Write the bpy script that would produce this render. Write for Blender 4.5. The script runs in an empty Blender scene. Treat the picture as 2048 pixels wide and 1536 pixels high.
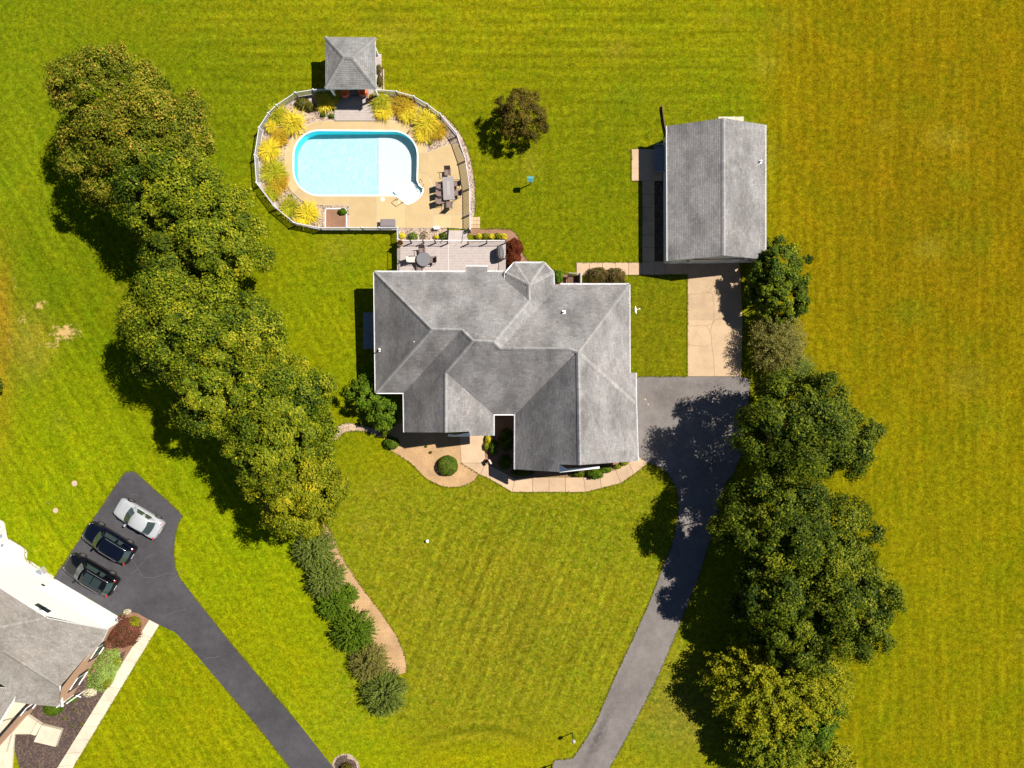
import bpy, math, random
import numpy as np
from mathutils import Vector, Matrix

# ---------------------------------------------------------------- camera, light
C = bpy.context.scene.collection
FP = 1422.0            # focal length in pixels of the 2048 wide photograph
H = 63.5               # flying height of the drone
cam_d = bpy.data.cameras.new('camera'); cam_d.sensor_width = 36.0
cam_d.lens = FP / 2048 * 36.0; cam_d.clip_end = 3000.0; cam_d.clip_start = 0.5
cam = bpy.data.objects.new('camera', cam_d); C.objects.link(cam)
cam.location = (0, 0, H); cam.rotation_euler = (0, 0, 0)
bpy.context.scene.camera = cam
ELEV = math.radians(53); AZ = math.atan2(.914, .402)
w = bpy.data.worlds.new('World'); bpy.context.scene.world = w; w.use_nodes = True
nt = w.node_tree; nt.nodes.clear()
sky = nt.nodes.new('ShaderNodeTexSky'); sky.sky_type = 'NISHITA'; sky.sun_disc = False
sky.sun_elevation = ELEV; sky.sun_rotation = AZ; sky.altitude = 1500; sky.air_density = .75; sky.dust_density = .1; sky.ozone_density = 2.5
bg = nt.nodes.new('ShaderNodeBackground'); bg.inputs['Strength'].default_value = 0.05
wo = nt.nodes.new('ShaderNodeOutputWorld')
nt.links.new(sky.outputs[0], bg.inputs[0]); nt.links.new(bg.outputs[0], wo.inputs[0])
sd = bpy.data.lights.new('sun', 'SUN'); sd.energy = 5.0; sd.angle = math.radians(0.5); sd.color = (1.0, 0.93, 0.82)
sun = bpy.data.objects.new('sun', sd); C.objects.link(sun)
SV = Vector((math.cos(ELEV) * math.sin(AZ), math.cos(ELEV) * math.cos(AZ), math.sin(ELEV)))
sun.rotation_euler = SV.to_track_quat('Z', 'Y').to_euler(); sun.location = (40, 20, 60)
vs = bpy.context.scene.view_settings
vs.view_transform = 'Standard'; vs.look = 'None'; vs.gamma = 1.0; vs.exposure = 0.85
bpy.context.scene.cycles.max_bounces = 6

# ---------------------------------------------------------------- helpers
R = random.Random(7)
NR = np.random.RandomState(11)
def P(px, py, a=0.0):
    k = (1 - a) * H / FP
    return Vector(((px - 1024) * k, -(py - 768) * k, a * H))
def PZ(px, py, z): return P(px, py, z / H)
def rad(*a): return [math.radians(v) for v in a]

class MB:
    def __init__(s): s.v = []; s.f = []; s.t = []
    def add(s, vs, fs, tone=0.5):
        n = len(s.v); s.v += [tuple(v) for v in vs]
        for f in fs: s.f.append([n + i for i in f]); s.t.append(tone)
    def box(s, c, d, rz=0, tone=.5, top=1.0):
        x, y, z = d[0] / 2, d[1] / 2, d[2] / 2
        vs = []
        for sz, k in ((-z, 1), (z, top)):
            for sx, sy in ((-x, -y), (x, -y), (x, y), (-x, y)):
                X, Y = sx * k, sy * k
                vs.append((c[0] + X * math.cos(rz) - Y * math.sin(rz), c[1] + X * math.sin(rz) + Y * math.cos(rz), c[2] + sz))
        s.add(vs, [(3, 2, 1, 0), (4, 5, 6, 7), (0, 1, 5, 4), (1, 2, 6, 5), (2, 3, 7, 6), (3, 0, 4, 7)], tone)
    def tube(s, pts, r, n=6, tone=.5, cap=True):
        pts = [Vector(p) for p in pts]
        rs = r if isinstance(r, (list, tuple)) else [r] * len(pts)
        rings = []
        for i, p in enumerate(pts):
            d = (pts[min(i + 1, len(pts) - 1)] - pts[max(i - 1, 0)]).normalized()
            u = d.orthogonal().normalized() if abs(d.z) > .95 else d.cross(Vector((0, 0, 1))).normalized()
            v = d.cross(u)
            rings.append([p + (u * math.cos(2 * math.pi * k / n) + v * math.sin(2 * math.pi * k / n)) * rs[i] for k in range(n)])
        vs = [q for ring in rings for q in ring]; fs = []
        for i in range(len(pts) - 1):
            for k in range(n):
                fs.append((i * n + k, i * n + (k + 1) % n, (i + 1) * n + (k + 1) % n, (i + 1) * n + k))
        if cap: fs.append(tuple(range(n - 1, -1, -1))); fs.append(tuple((len(pts) - 1) * n + k for k in range(n)))
        s.add(vs, fs, tone)
    def lathe(s, prof, c=(0, 0, 0), n=20, tone=.5):
        vs = []; fs = []
        for r, z in prof:
            for k in range(n):
                a = 2 * math.pi * k / n; vs.append((c[0] + r * math.cos(a), c[1] + r * math.sin(a), c[2] + z))
        for i in range(len(prof) - 1):
            for k in range(n): fs.append((i * n + k, i * n + (k + 1) % n, (i + 1) * n + (k + 1) % n, (i + 1) * n + k))
        fs.append(tuple(range(n - 1, -1, -1))); fs.append(tuple((len(prof) - 1) * n + k for k in range(n)))
        s.add(vs, fs, tone)
    def slab(s, pts, z0, z1, tone=.5):
        n = len(pts); a = sum(pts[i][0] * pts[(i + 1) % n][1] - pts[(i + 1) % n][0] * pts[i][1] for i in range(n))
        if a < 0: pts = pts[::-1]
        vs = [(p[0], p[1], z0) for p in pts] + [(p[0], p[1], z1) for p in pts]
        s.add(vs, [tuple(range(n - 1, -1, -1)), tuple(range(n, 2 * n))] + [(i, (i + 1) % n, n + (i + 1) % n, n + i) for i in range(n)], tone)
    def mesh(s, name, mat, smooth=False):
        me = bpy.data.meshes.new(name); me.from_pydata(s.v, [], s.f)
        at = me.attributes.new('tone', 'FLOAT', 'FACE'); at.data.foreach_set('value', s.t)
        if smooth: me.polygons.foreach_set('use_smooth', [True] * len(me.polygons))
        me.materials.append(mat); me.update(); return me
    def build(s, name, mat, parent=None, smooth=False, kind=None, label=None):
        return link(name, s.mesh(name, mat, smooth), parent, kind, label)
def link(name, me, parent=None, kind=None, label=None):
    o = bpy.data.objects.new(name, me); C.objects.link(o)
    if parent: o.parent = parent; o.matrix_parent_inverse = Matrix.Identity(4)
    if kind: o['kind'] = kind
    if label: o['label'] = label
    return o
def tag(o, label, cat, group=None):
    o['label'] = label; o['category'] = cat
    if group: o['group'] = group
    return o
def thing(name, label, cat, loc=(0, 0, 0), rz=0, group=None):
    o = bpy.data.objects.new(name, None); C.objects.link(o); o.location = loc; o.rotation_euler = (0, 0, rz)
    o.empty_display_size = .3
    return tag(o, label, cat, group)
def setting(name):
    o = bpy.data.objects.new(name, None); C.objects.link(o); o['kind'] = 'structure'; return o
def copy_tree(o, parent=None):
    c = o.copy(); C.objects.link(c); c.parent = parent
    for ch in list(o.children): copy_tree(ch, c)
    return c
def npmesh(name, V, F, mat, tone=None, smooth=False):
    V = np.ascontiguousarray(V, dtype=np.float32); F = np.ascontiguousarray(F, dtype=np.int32)
    me = bpy.data.meshes.new(name); k = F.shape[1]
    me.vertices.add(len(V)); me.vertices.foreach_set('co', V.ravel())
    me.loops.add(F.size); me.loops.foreach_set('vertex_index', F.ravel())
    me.polygons.add(len(F)); me.polygons.foreach_set('loop_start', np.arange(0, F.size, k, dtype=np.int32))
    me.polygons.foreach_set('loop_total', np.full(len(F), k, dtype=np.int32))
    if smooth: me.polygons.foreach_set('use_smooth', np.ones(len(F), dtype=bool))
    if tone is not None:
        at = me.attributes.new('tone', 'FLOAT', 'FACE'); at.data.foreach_set('value', np.asarray(tone, dtype=np.float32))
    me.materials.append(mat); me.update(calc_edges=True); me.validate(); return me
def curve(pts, n=6, closed=False):
    out = []; m = len(pts)
    rng = range(m) if closed else range(m - 1)
    for i in rng:
        g = lambda k: np.array(pts[k % m] if closed else pts[max(0, min(m - 1, k))], float)
        p0, p1, p2, p3 = g(i - 1), g(i), g(i + 1), g(i + 2)
        for j in range(n):
            t = j / n
            out.append(tuple(.5 * ((2 * p1) + (-p0 + p2) * t + (2 * p0 - 5 * p1 + 4 * p2 - p3) * t * t + (-p0 + 3 * p1 - 3 * p2 + p3) * t ** 3)))
    if not closed: out.append(tuple(pts[-1]))
    return out
def G2(pts): return [tuple(P(x, y).xy) for x, y in pts]
def shrink(pts, d):
    c = np.array(pts, float); n = len(c)
    A = sum(c[i][0] * c[(i + 1) % n][1] - c[(i + 1) % n][0] * c[i][1] for i in range(n)); sg = 1 if A > 0 else -1
    out = []
    for i in range(n):
        a = c[i] - c[i - 1]; b = c[(i + 1) % n] - c[i]
        a /= np.linalg.norm(a) + 1e-9; b /= np.linalg.norm(b) + 1e-9
        na = np.array([-a[1], a[0]]) * sg; nb = np.array([-b[1], b[0]]) * sg
        m = na + nb; q = m.dot(m)
        if q < .3: m = na; q = 2
        m = m / (q / 2) ; out.append(tuple(c[i] + m * d))
    return out
def clip(poly, axis, lim, keep_greater):
    out = []; n = len(poly)
    for i in range(n):
        p, q = poly[i], poly[(i + 1) % n]
        pi = (p[axis] >= lim) if keep_greater else (p[axis] <= lim)
        qi = (q[axis] >= lim) if keep_greater else (q[axis] <= lim)
        if pi: out.append(p)
        if pi != qi:
            t = (lim - p[axis]) / (q[axis] - p[axis]); r = [p[0] + (q[0] - p[0]) * t, p[1] + (q[1] - p[1]) * t]; r[axis] = lim; out.append(tuple(r))
    return out

# ---------------------------------------------------------------- materials
def newmat(name):
    m = bpy.data.materials.new(name); m.use_nodes = True; t = m.node_tree
    return m, t, t.nodes['Principled BSDF']
def nd(t, kind, **kw):
    n = t.nodes.new(kind)
    for k, v in kw.items():
        if k.startswith('i_'):
            key = k[2:]; key = int(key) if key.isdigit() else key.replace('_', ' ')
            n.inputs[key].default_value = v
        else: setattr(n, k, v)
    return n
def ramp(t, fac, stops, interp='LINEAR'):
    r = nd(t, 'ShaderNodeValToRGB'); cr = r.color_ramp; cr.interpolation = interp
    while len(cr.elements) < len(stops): cr.elements.new(.5)
    for e, (p, c) in zip(cr.elements, stops): e.position = p; e.color = (c, c, c, 1) if not hasattr(c, '__len__') else (*c, 1)
    t.links.new(fac, r.inputs[0]); return r.outputs[0]
def mul(t, a, b, fac=1.0):
    m = nd(t, 'ShaderNodeMixRGB', blend_type='MULTIPLY'); m.inputs[0].default_value = fac
    for i, v in ((1, a), (2, b)):
        if hasattr(v, 'default_value'): t.links.new(v, m.inputs[i])
        else: m.inputs[i].default_value = (*v, 1)
    return m.outputs[0]
def mix(t, fac, a, b):
    m = nd(t, 'ShaderNodeMixRGB')
    if hasattr(fac, 'default_value'): t.links.new(fac, m.inputs[0])
    else: m.inputs[0].default_value = fac
    for i, v in ((1, a), (2, b)):
        if hasattr(v, 'default_value'): t.links.new(v, m.inputs[i])
        else: m.inputs[i].default_value = (*v, 1)
    return m.outputs[0]
def geo(t): return nd(t, 'ShaderNodeNewGeometry').outputs['Position']
def noise(t, scale, detail=3, rough=.6, vec=None, dist=0):
    n = nd(t, 'ShaderNodeTexNoise'); n.inputs['Scale'].default_value = scale; n.inputs['Detail'].default_value = detail
    n.inputs['Roughness'].default_value = rough; n.inputs['Distortion'].default_value = dist
    t.links.new(vec if vec is not None else geo(t), n.inputs['Vector']); return n.outputs['Fac']
def smap(t, sx, sy, sz=1, rz=0):
    r = nd(t, 'ShaderNodeMapping'); r.inputs['Rotation'].default_value = (0, 0, rz); t.links.new(geo(t), r.inputs['Vector'])
    m = nd(t, 'ShaderNodeMapping'); m.inputs['Scale'].default_value = (sx, sy, sz); t.links.new(r.outputs[0], m.inputs['Vector']); return m.outputs[0]
def bump(t, b, h, strength=.4, dist=.02):
    n = nd(t, 'ShaderNodeBump'); n.inputs['Strength'].default_value = strength; n.inputs['Distance'].default_value = dist
    t.links.new(h, n.inputs['Height']); t.links.new(n.outputs[0], b.inputs['Normal'])
def attr(t, name, out='Fac'):
    a = nd(t, 'ShaderNodeAttribute', attribute_name=name); return a.outputs[out]
def plain(name, col, rough=.6, metal=0, var=.15, scale=6, spec=.3):
    m, t, b = newmat(name); b.inputs['Roughness'].default_value = rough; b.inputs['Metallic'].default_value = metal
    b.inputs['Specular IOR Level'].default_value = spec
    f = ramp(t, noise(t, scale, 4), [(.3, 1 - var), (.7, 1 + var)])
    t.links.new(mul(t, col, f), b.inputs['Base Color']); return m
def mottled(name, c1, c2, s_small=14, s_big=.6, rough=.9, bstr=.5, bdist=.03, c3=None, fine=None):
    m, t, b = newmat(name); b.inputs['Roughness'].default_value = rough; b.inputs['Specular IOR Level'].default_value = .15
    n1 = noise(t, s_small, 4, .7); n2 = noise(t, s_big, 3)
    col = mix(t, ramp(t, n1, [(.35, 0.), (.65, 1.)]), c1, c2)
    col = mul(t, col, ramp(t, n2, [(.3, .82), (.7, 1.15)]))
    if c3:
        v = nd(t, 'ShaderNodeTexVoronoi'); v.inputs['Scale'].default_value = fine or 12; t.links.new(geo(t), v.inputs['Vector'])
        col = mix(t, ramp(t, v.outputs['Color'], [(.55, 0.), (.75, 1.)]), col, c3)
    t.links.new(col, b.inputs['Base Color']); bump(t, b, n1, bstr, bdist); return m

def m_lawn():
    m, t, b = newmat('lawn_grass'); b.inputs['Roughness'].default_value = 1.0; b.inputs['Specular IOR Level'].default_value = 0
    base = attr(t, 'turf', 'Color')
    ms = attr(t, 'mow', 'Vector'); sp = nd(t, 'ShaderNodeSeparateXYZ'); t.links.new(ms, sp.inputs[0])
    fine = noise(t, 6.0, 5, .8); fine2 = noise(t, 2.2, 4, .7); big = noise(t, .35, 4, .6)
    patch = noise(t, 1.15, 4, .7)
    col = mul(t, base, ramp(t, fine, [(.34, .56), (.5, 1.), (.66, 1.42)]))
    col = mul(t, col, ramp(t, fine2, [(.32, .64), (.68, 1.36)]))
    # lush green and dry straw clumps
    col = mix(t, ramp(t, patch, [(.50, 0.), (.66, .55)]), col, mul(t, col, (.62, .86, .6)))
    big2 = noise(t, .17, 5, .62)
    col = mix(t, ramp(t, big, [(.48, 0.), (.64, .65)]), col, mul(t, col, (1.20, 1.06, 1.0)))
    col = mix(t, ramp(t, big2, [(.48, 0.), (.64, .7)]), col, mul(t, col, (.80, .95, .9)))
    wd = noise(t, .55, 6, .75, None, .6); col = mix(t, ramp(t, wd, [(.62, 0.), (.70, .5)]), col, mul(t, col, (.68, .78, .8)))
    dry = noise(t, 5.0, 5, .75)
    col = mix(t, ramp(t, dry, [(.60, 0.), (.70, .35)]), col, (.24, .205, .014))
    mo = attr(t, 'mott', 'Fac'); n5 = noise(t, 1.9, 6, .72); n6 = noise(t, .75, 5, .7); n7 = noise(t, 3.4, 5, .75)
    def masked(a, lo, hi, amt):
        r = ramp(t, a, [(lo, 0.), (hi, amt)]); m_ = nd(t, 'ShaderNodeMath', operation='MULTIPLY'); t.links.new(r, m_.inputs[0]); t.links.new(mo, m_.inputs[1]); return m_.outputs[0]
    col = mix(t, masked(n5, .50, .60, .62), col, mul(t, col, (.54, .74, .6)))
    col = mix(t, masked(n6, .48, .62, .6), col, mul(t, col, (.80, .70, .9)))
    col = mix(t, masked(n7, .53, .63, .75), col, (.27, .235, .028))
    # mowing passes
    wts = [sp.outputs[0], sp.outputs[1], sp.outputs[2], attr(t, 'mowleft', 'Fac')]
    for k, (sx, sy, rz, s) in enumerate(((.13, 1.0, 0, 1.05), (1.0, .10, 0, 1.25), (.12, 1.0, math.radians(-68), .9), (.12, 1.0, math.radians(58), .9))):
        n = noise(t, s, 2, .5, smap(t, sx, sy, 1, rz)); n3 = noise(t, s * 3.2, 2, .5, smap(t, sx * .5, sy, 1, rz))
        wv = nd(t, 'ShaderNodeTexWave', bands_direction='X' if k == 1 else 'Y'); wv.inputs['Scale'].default_value = (.30, .29, .31, .28)[k]
        wv.inputs['Distortion'].default_value = 1.6; wv.inputs['Detail'].default_value = 3; wv.inputs['Detail Scale'].default_value = .8; t.links.new(smap(t, 1, 1, 1, rz), wv.inputs['Vector'])
        st = mul(t, ramp(t, wv.outputs['Fac'], [(0., (.90, .95, .91, .93)[k]), (.5, 1.), (1., (1.09, 1.05, 1.10, 1.07)[k])]), ramp(t, n, [(.4, .93), (.6, 1.07)]))
        st = mul(t, st, ramp(t, n3, [(.36, .86 if k > 1 else .93), (.64, 1.13 if k > 1 else 1.07)]))
        mm = nd(t, 'ShaderNodeMixRGB', blend_type='MULTIPLY'); t.links.new(wts[k], mm.inputs[0])
        t.links.new(col, mm.inputs[1]); t.links.new(st, mm.inputs[2]); col = mm.outputs[0]
    # bare soil showing through
    bare = attr(t, 'bare', 'Fac'); nb = noise(t, 2.4, 6, .75)
    ad = nd(t, 'ShaderNodeMath', operation='ADD'); t.links.new(bare, ad.inputs[0]); t.links.new(nb, ad.inputs[1])
    col = mix(t, ramp(t, ad.outputs[0], [(.76, 0.), (.9, 1.)]), col, (.44, .29, .12))
    t.links.new(col, b.inputs['Base Color']); bump(t, b, fine, 1.0, .07); return m

def m_shingle(name, c, warm=(1, .96, .94), stain=.55):
    m, t, b = newmat(name); b.inputs['Roughness'].default_value = .85; b.inputs['Specular IOR Level'].default_value = .25
    tn = attr(t, 'tone', 'Fac')
    col = mul(t, c, ramp(t, tn, [(0., .76), (.45, .97), (1., 1.22)]))
    n = noise(t, .30, 4, .6, smap(t, 1.5, .8)); n2 = noise(t, 1.1, 5, .65)
    col = mul(t, col, ramp(t, n, [(.34, stain), (.58, 1.04)])); col = mul(t, col, ramp(t, n2, [(.3, .86), (.7, 1.1)]))
    col = mul(t, col, ramp(t, noise(t, 25, 2), [(.35, .85), (.65, 1.15)]))
    col = mix(t, ramp(t, noise(t, .5, 3), [(.4, 0.), (.7, .8)]), col, mul(t, col, warm))
    t.links.new(col, b.inputs['Base Color']); bump(t, b, noise(t, 40, 2), .3, .01); return m

def m_leaf(name, cols, trans=.25, rough=.55):
    """cols: dark .. light stops picked by the leaf's own tone"""
    m, t, b = newmat(name); b.inputs['Roughness'].default_value = max(rough, .6); b.inputs['Specular IOR Level'].default_value = .12
    tn = attr(t, 'tone', 'Fac'); k = len(cols)
    col = ramp(t, tn, [(i / (k - 1), c) for i, c in enumerate(cols)])
    col = mul(t, col, ramp(t, noise(t, .8, 3), [(.3, .8), (.7, 1.2)]))
    t.links.new(col, b.inputs['Base Color'])
    tr = nd(t, 'ShaderNodeBsdfTranslucent'); t.links.new(mul(t, col, (1.25, 1.15, .5)), tr.inputs[0])
    mx = nd(t, 'ShaderNodeMixShader'); mx.inputs[0].default_value = trans
    out = t.nodes['Material Output']
    t.links.new(b.outputs[0], mx.inputs[1]); t.links.new(tr.outputs[0], mx.inputs[2]); t.links.new(mx.outputs[0], out.inputs[0]); return m

def m_water():
    m = bpy.data.materials.new('pool_water'); m.use_nodes = True; t = m.node_tree; t.nodes.clear()
    out = nd(t, 'ShaderNodeOutputMaterial'); tr = nd(t, 'ShaderNodeBsdfTransparent'); tr.inputs[0].default_value = (.90, .972, .985, 1)
    gl = nd(t, 'ShaderNodeBsdfGlossy'); gl.inputs['Roughness'].default_value = .03
    fr = nd(t, 'ShaderNodeFresnel'); fr.inputs[0].default_value = 1.33
    n1 = noise(t, 2.6, 3, .55, None, 1.2); bp = nd(t, 'ShaderNodeBump'); bp.inputs['Strength'].default_value = .12; bp.inputs['Distance'].default_value = .05
    t.links.new(n1, bp.inputs['Height']); t.links.new(bp.outputs[0], gl.inputs['Normal']); t.links.new(bp.outputs[0], fr.inputs['Normal'])
    mx = nd(t, 'ShaderNodeMixShader'); t.links.new(fr.outputs[0], mx.inputs[0]); t.links.new(tr.outputs[0], mx.inputs[1]); t.links.new(gl.outputs[0], mx.inputs[2])
    t.links.new(mx.outputs[0], out.inputs[0]); return m
def m_liner():
    m, t, b = newmat('pool_liner'); b.inputs['Roughness'].default_value = .5
    n = noise(t, 3.2, 3, .6, smap(t, 1.0, .45, 1, .35), 1.8)  # faint mottling in the liner colour stands in for rippled sunlight
    col = mix(t, ramp(t, n, [(.44, 0.), (.60, 1.)]), (.33, .465, .53), (.42, .505, .545))
    t.links.new(col, b.inputs['Base Color']); return m
def m_glass(name, col=(.02, .03, .03), rough=.05):
    m, t, b = newmat(name); b.inputs['Roughness'].default_value = rough; b.inputs['Specular IOR Level'].default_value = .8
    b.inputs['Base Color'].default_value = (*col, 1); return m
def m_paint(name, col, rough=.3, coat=1.0):
    m, t, b = newmat(name); b.inputs['Roughness'].default_value = rough; b.inputs['Coat Weight'].default_value = coat
    b.inputs['Coat Roughness'].default_value = .06
    f = ramp(t, noise(t, 3, 3), [(.3, .93), (.7, 1.05)])
    t.links.new(mul(t, col, f), b.inputs['Base Color']); return m
def m_brick():
    m, t, b = newmat('brick_face'); b.inputs['Roughness'].default_value = .9
    br = nd(t, 'ShaderNodeTexBrick'); br.inputs['Color1'].default_value = (.42, .21, .12, 1); br.inputs['Color2'].default_value = (.55, .30, .18, 1)
    br.inputs['Mortar'].default_value = (.5, .42, .33, 1); br.inputs['Scale'].default_value = 1; br.inputs['Mortar Size'].default_value = .008
    br.inputs['Brick Width'].default_value = .21; br.inputs['Row Height'].default_value = .075
    cx = nd(t, 'ShaderNodeSeparateXYZ'); t.links.new(geo(t), cx.inputs[0]); a = nd(t, 'ShaderNodeMath', operation='SUBTRACT')
    t.links.new(cx.outputs[0], a.inputs[0]); t.links.new(cx.outputs[1], a.inputs[1]); c = nd(t, 'ShaderNodeCombineXYZ')
    t.links.new(a.outputs[0], c.inputs[0]); t.links.new(cx.outputs[2], c.inputs[1]); t.links.new(c.outputs[0], br.inputs['Vector'])
    t.links.new(br.outputs[0], b.inputs['Base Color']); return m
def m_concrete(name, c, speck=.12, stain=.85):
    m, t, b = newmat(name); b.inputs['Roughness'].default_value = .85; b.inputs['Specular IOR Level'].default_value = .2
    tn = attr(t, 'tone', 'Fac')
    col = mul(t, c, ramp(t, tn, [(0., .90), (1., 1.08)]))
    col = mul(t, col, ramp(t, noise(t, .9, 5, .65), [(.32, stain), (.55, 1.), (.75, 1.06)]))
    col = mul(t, col, ramp(t, noise(t, 18, 4, .7), [(.35, 1 - speck), (.65, 1 + speck)]))
    st = noise(t, 4.5, 5, .7); col = mix(t, ramp(t, st, [(.62, 0.), (.8, .55)]), col, mul(t, c, (.72, .68, .62)))
    t.links.new(col, b.inputs['Base Color']); bump(t, b, noise(t, 30, 3), .25, .01); return m
def m_asphalt(name, c, light=1.25, stains=()):
    m, t, b = newmat(name); b.inputs['Roughness'].default_value = .9; b.inputs['Specular IOR Level'].default_value = .15
    col = mul(t, c, ramp(t, noise(t, .35, 4, .6), [(.3, .82), (.7, light)]))
    col = mul(t, col, ramp(t, noise(t, 1.7, 5, .7), [(.3, .86), (.7, 1.12)]))
    col = mul(t, col, ramp(t, noise(t, 22, 3, .8), [(.3, .75), (.7, 1.25)]))
    for (x, y, l, w_, rz, k) in stains:
        mp = nd(t, 'ShaderNodeMapping', vector_type='TEXTURE'); mp.inputs['Location'].default_value = (*P(x, y).xy, 0); mp.inputs['Rotation'].default_value = (0, 0, math.radians(rz)); mp.inputs['Scale'].default_value = (l, w_, 5)
        t.links.new(geo(t), mp.inputs['Vector']); gr = nd(t, 'ShaderNodeTexGradient', gradient_type='SPHERICAL'); t.links.new(mp.outputs[0], gr.inputs['Vector'])
        ml = nd(t, 'ShaderNodeMath', operation='MULTIPLY'); t.links.new(gr.outputs['Fac'], ml.inputs[0]); t.links.new(ramp(t, noise(t, 2.6, 5, .75), [(.35, .1), (.62, 1.)]), ml.inputs[1])
        col = mix(t, ramp(t, ml.outputs[0], [(0., 0.), (.6, k)]), col, mul(t, c, (.5, .48, .5)))
    t.links.new(col, b.inputs['Base Color']); bump(t, b, noise(t, 45, 2), .4, .01); return m
def m_siding(name, c):
    m, t, b = newmat(name); b.inputs['Roughness'].default_value = .6
    sp = nd(t, 'ShaderNodeSeparateXYZ'); t.links.new(geo(t), sp.inputs[0]); mo = nd(t, 'ShaderNodeMath', operation='MODULO'); mo.inputs[1].default_value = .13
    t.links.new(sp.outputs[2], mo.inputs[0]); mu = nd(t, 'ShaderNodeMath', operation='MULTIPLY'); mu.inputs[1].default_value = 7.7; t.links.new(mo.outputs[0], mu.inputs[0])
    t.links.new(mul(t, c, ramp(t, mu.outputs[0], [(0., .7), (.15, 1.), (1., 1.)])), b.inputs['Base Color']); bump(t, b, mu.outputs[0], .5, .02); return m

M = dict(
 lawn=m_lawn(), roof=m_shingle('asphalt_shingle', (.222, .216, .219), stain=.62), course_shade=plain('roof_course_shade', (.05, .047, .047), .9), roof_c=m_shingle('pavilion_shingle', (.20, .20, .20), stain=.8),  # dark base under the shingles paints the shadow line of each course
 roof_n=m_shingle('brown_grey_shingle', (.235, .22, .20), stain=.85), cap=m_shingle('ridge_shingle', (.245, .242, .243), stain=.85),
 trim=plain('white_trim', (.80, .80, .82), .45, var=.04), soffit=plain('soffit_white', (.6, .6, .6), .6, var=.05),
 siding=m_siding('pale_siding', (.62, .63, .62)), siding_w=m_siding('white_siding', (.80, .80, .80)), brick=m_brick(),
 asph_n=m_asphalt('dark_asphalt', (.052, .050, .056), 1.25), asph=m_asphalt('weathered_asphalt', (.152, .137, .131), 1.15, ((1196, 1476, 1.9, .8, 62, .9), (1210, 1440, 3.2, .5, 62, .6), (1180, 1510, 2.2, .5, 60, .5), (1330, 790, 3.5, 1.6, 0, .3), (1400, 770, 3, .5, 0, .35), (1240, 1360, 5, .6, 64, .3))),
 conc=m_concrete('tan_concrete', (.40, .29, .185)), conc_w=m_concrete('walk_concrete', (.42, .30, .20)), patio=m_concrete('pool_patio_concrete', (.43, .32, .17), .08, .92),
 conc_n=m_concrete('pale_walk_concrete', (.52, .46, .36)), joint=plain('pale_joint', (.52, .45, .36), .8), djoint=plain('dark_joint', (.10, .07, .045), .9),
 lcrack=plain('light_crack', (.085, .08, .085), .9), crack=plain('crack_filler', (.19, .135, .095), .9),
 mulch=mottled('tan_mulch', (.29, .175, .09), (.42, .28, .15), 12, .7), gravel_t=mottled('tan_gravel', (.34, .24, .17), (.46, .35, .26), 12, .8, c3=(.2, .14, .1), fine=11), mulch_r=mottled('red_brown_mulch', (.17, .09, .055), (.27, .155, .10), 12, .7),
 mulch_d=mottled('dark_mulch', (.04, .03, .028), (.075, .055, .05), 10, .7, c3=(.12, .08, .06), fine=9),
 gravel=mottled('river_gravel', (.28, .21, .16), (.46, .37, .29), 16, .8, c3=(.14, .09, .07), fine=11),
 gravel_w=mottled('white_gravel', (.42, .36, .30), (.72, .66, .60), 12, .8, c3=(.35, .3, .26), fine=10),
 deckm=plain('composite_board', (.36, .31, .295), .6, var=.1, scale=3), deckt=plain('pale_trim_board', (.46, .42, .40), .6, var=.06),
 rail=plain('dark_bronze_rail', (.035, .025, .025), .5), fence=plain('white_vinyl', (.56, .56, .61), .4, var=.03),
 liner=m_liner(), lwall=plain('blue_liner_wall', (.05, .88, .97), .4, var=.05), step=plain('white_step', (.74, .74, .74), .4, var=.03), shallow=plain('shallow_liner', (.50, .475, .495), .5, var=.05, scale=4), water=m_water(),
 glass=m_glass('dark_glass'), cglass=m_glass('car_glass', (.03, .045, .042), .04), silver=m_paint('silver_paint', (.33, .345, .37), .35), black=m_paint('black_paint', (.003, .003, .004), .12, .35),
 black2=m_paint('blue_black_paint', (.002, .003, .008), .12, .4), rubber=plain('tyre_rubber', (.02, .02, .02), .85), alloy=plain('alloy', (.45, .43, .42), .3, .8),
 red=plain('tail_lamp_red', (.45, .02, .03), .2), lamp=plain('headlamp_lens', (.22, .22, .21), .15), darkplastic=plain('dark_plastic', (.015, .015, .018), .5),
 steel=plain('brushed_steel', (.35, .32, .30), .3, .9), wicker=plain('brown_sling', (.17, .12, .11), .8), frame=plain('bronze_frame', (.11, .08, .075), .5),
 table=plain('grey_table_top', (.24, .22, .22), .5, var=.12, scale=14), orange=plain('orange_cushion', (.55, .13, .05), .8), cover=plain('charcoal_cover', (.10, .095, .095), .75, var=.25, scale=5),
 terra=plain('terracotta', (.42, .20, .10), .8), soil=plain('soil', (.08, .05, .03), .95, var=.4, scale=20), storage=plain('grey_storage_resin', (.17, .145, .155), .6, var=.05),
 bark=mottled('bark', (.10, .07, .05), (.20, .15, .11), 9, 1), timber=mottled('old_timber', (.10, .06, .04), (.16, .10, .07), 8, 1), teal=plain('teal_roof', (.08, .26, .27), .6),
 stone=mottled('pale_stone', (.33, .25, .18), (.44, .34, .25), 9, 1), paver=m_concrete('paver', (.46, .32, .20)), bluegrey=plain('blue_grey_slat', (.16, .19, .24), .6), cushion=plain('pale_cushion', (.55, .47, .42), .8),
 white=plain('white_plastic', (.82, .82, .84), .4, var=.02), acgrey=plain('ac_grey', (.35, .33, .31), .5, var=.1),
)
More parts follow.
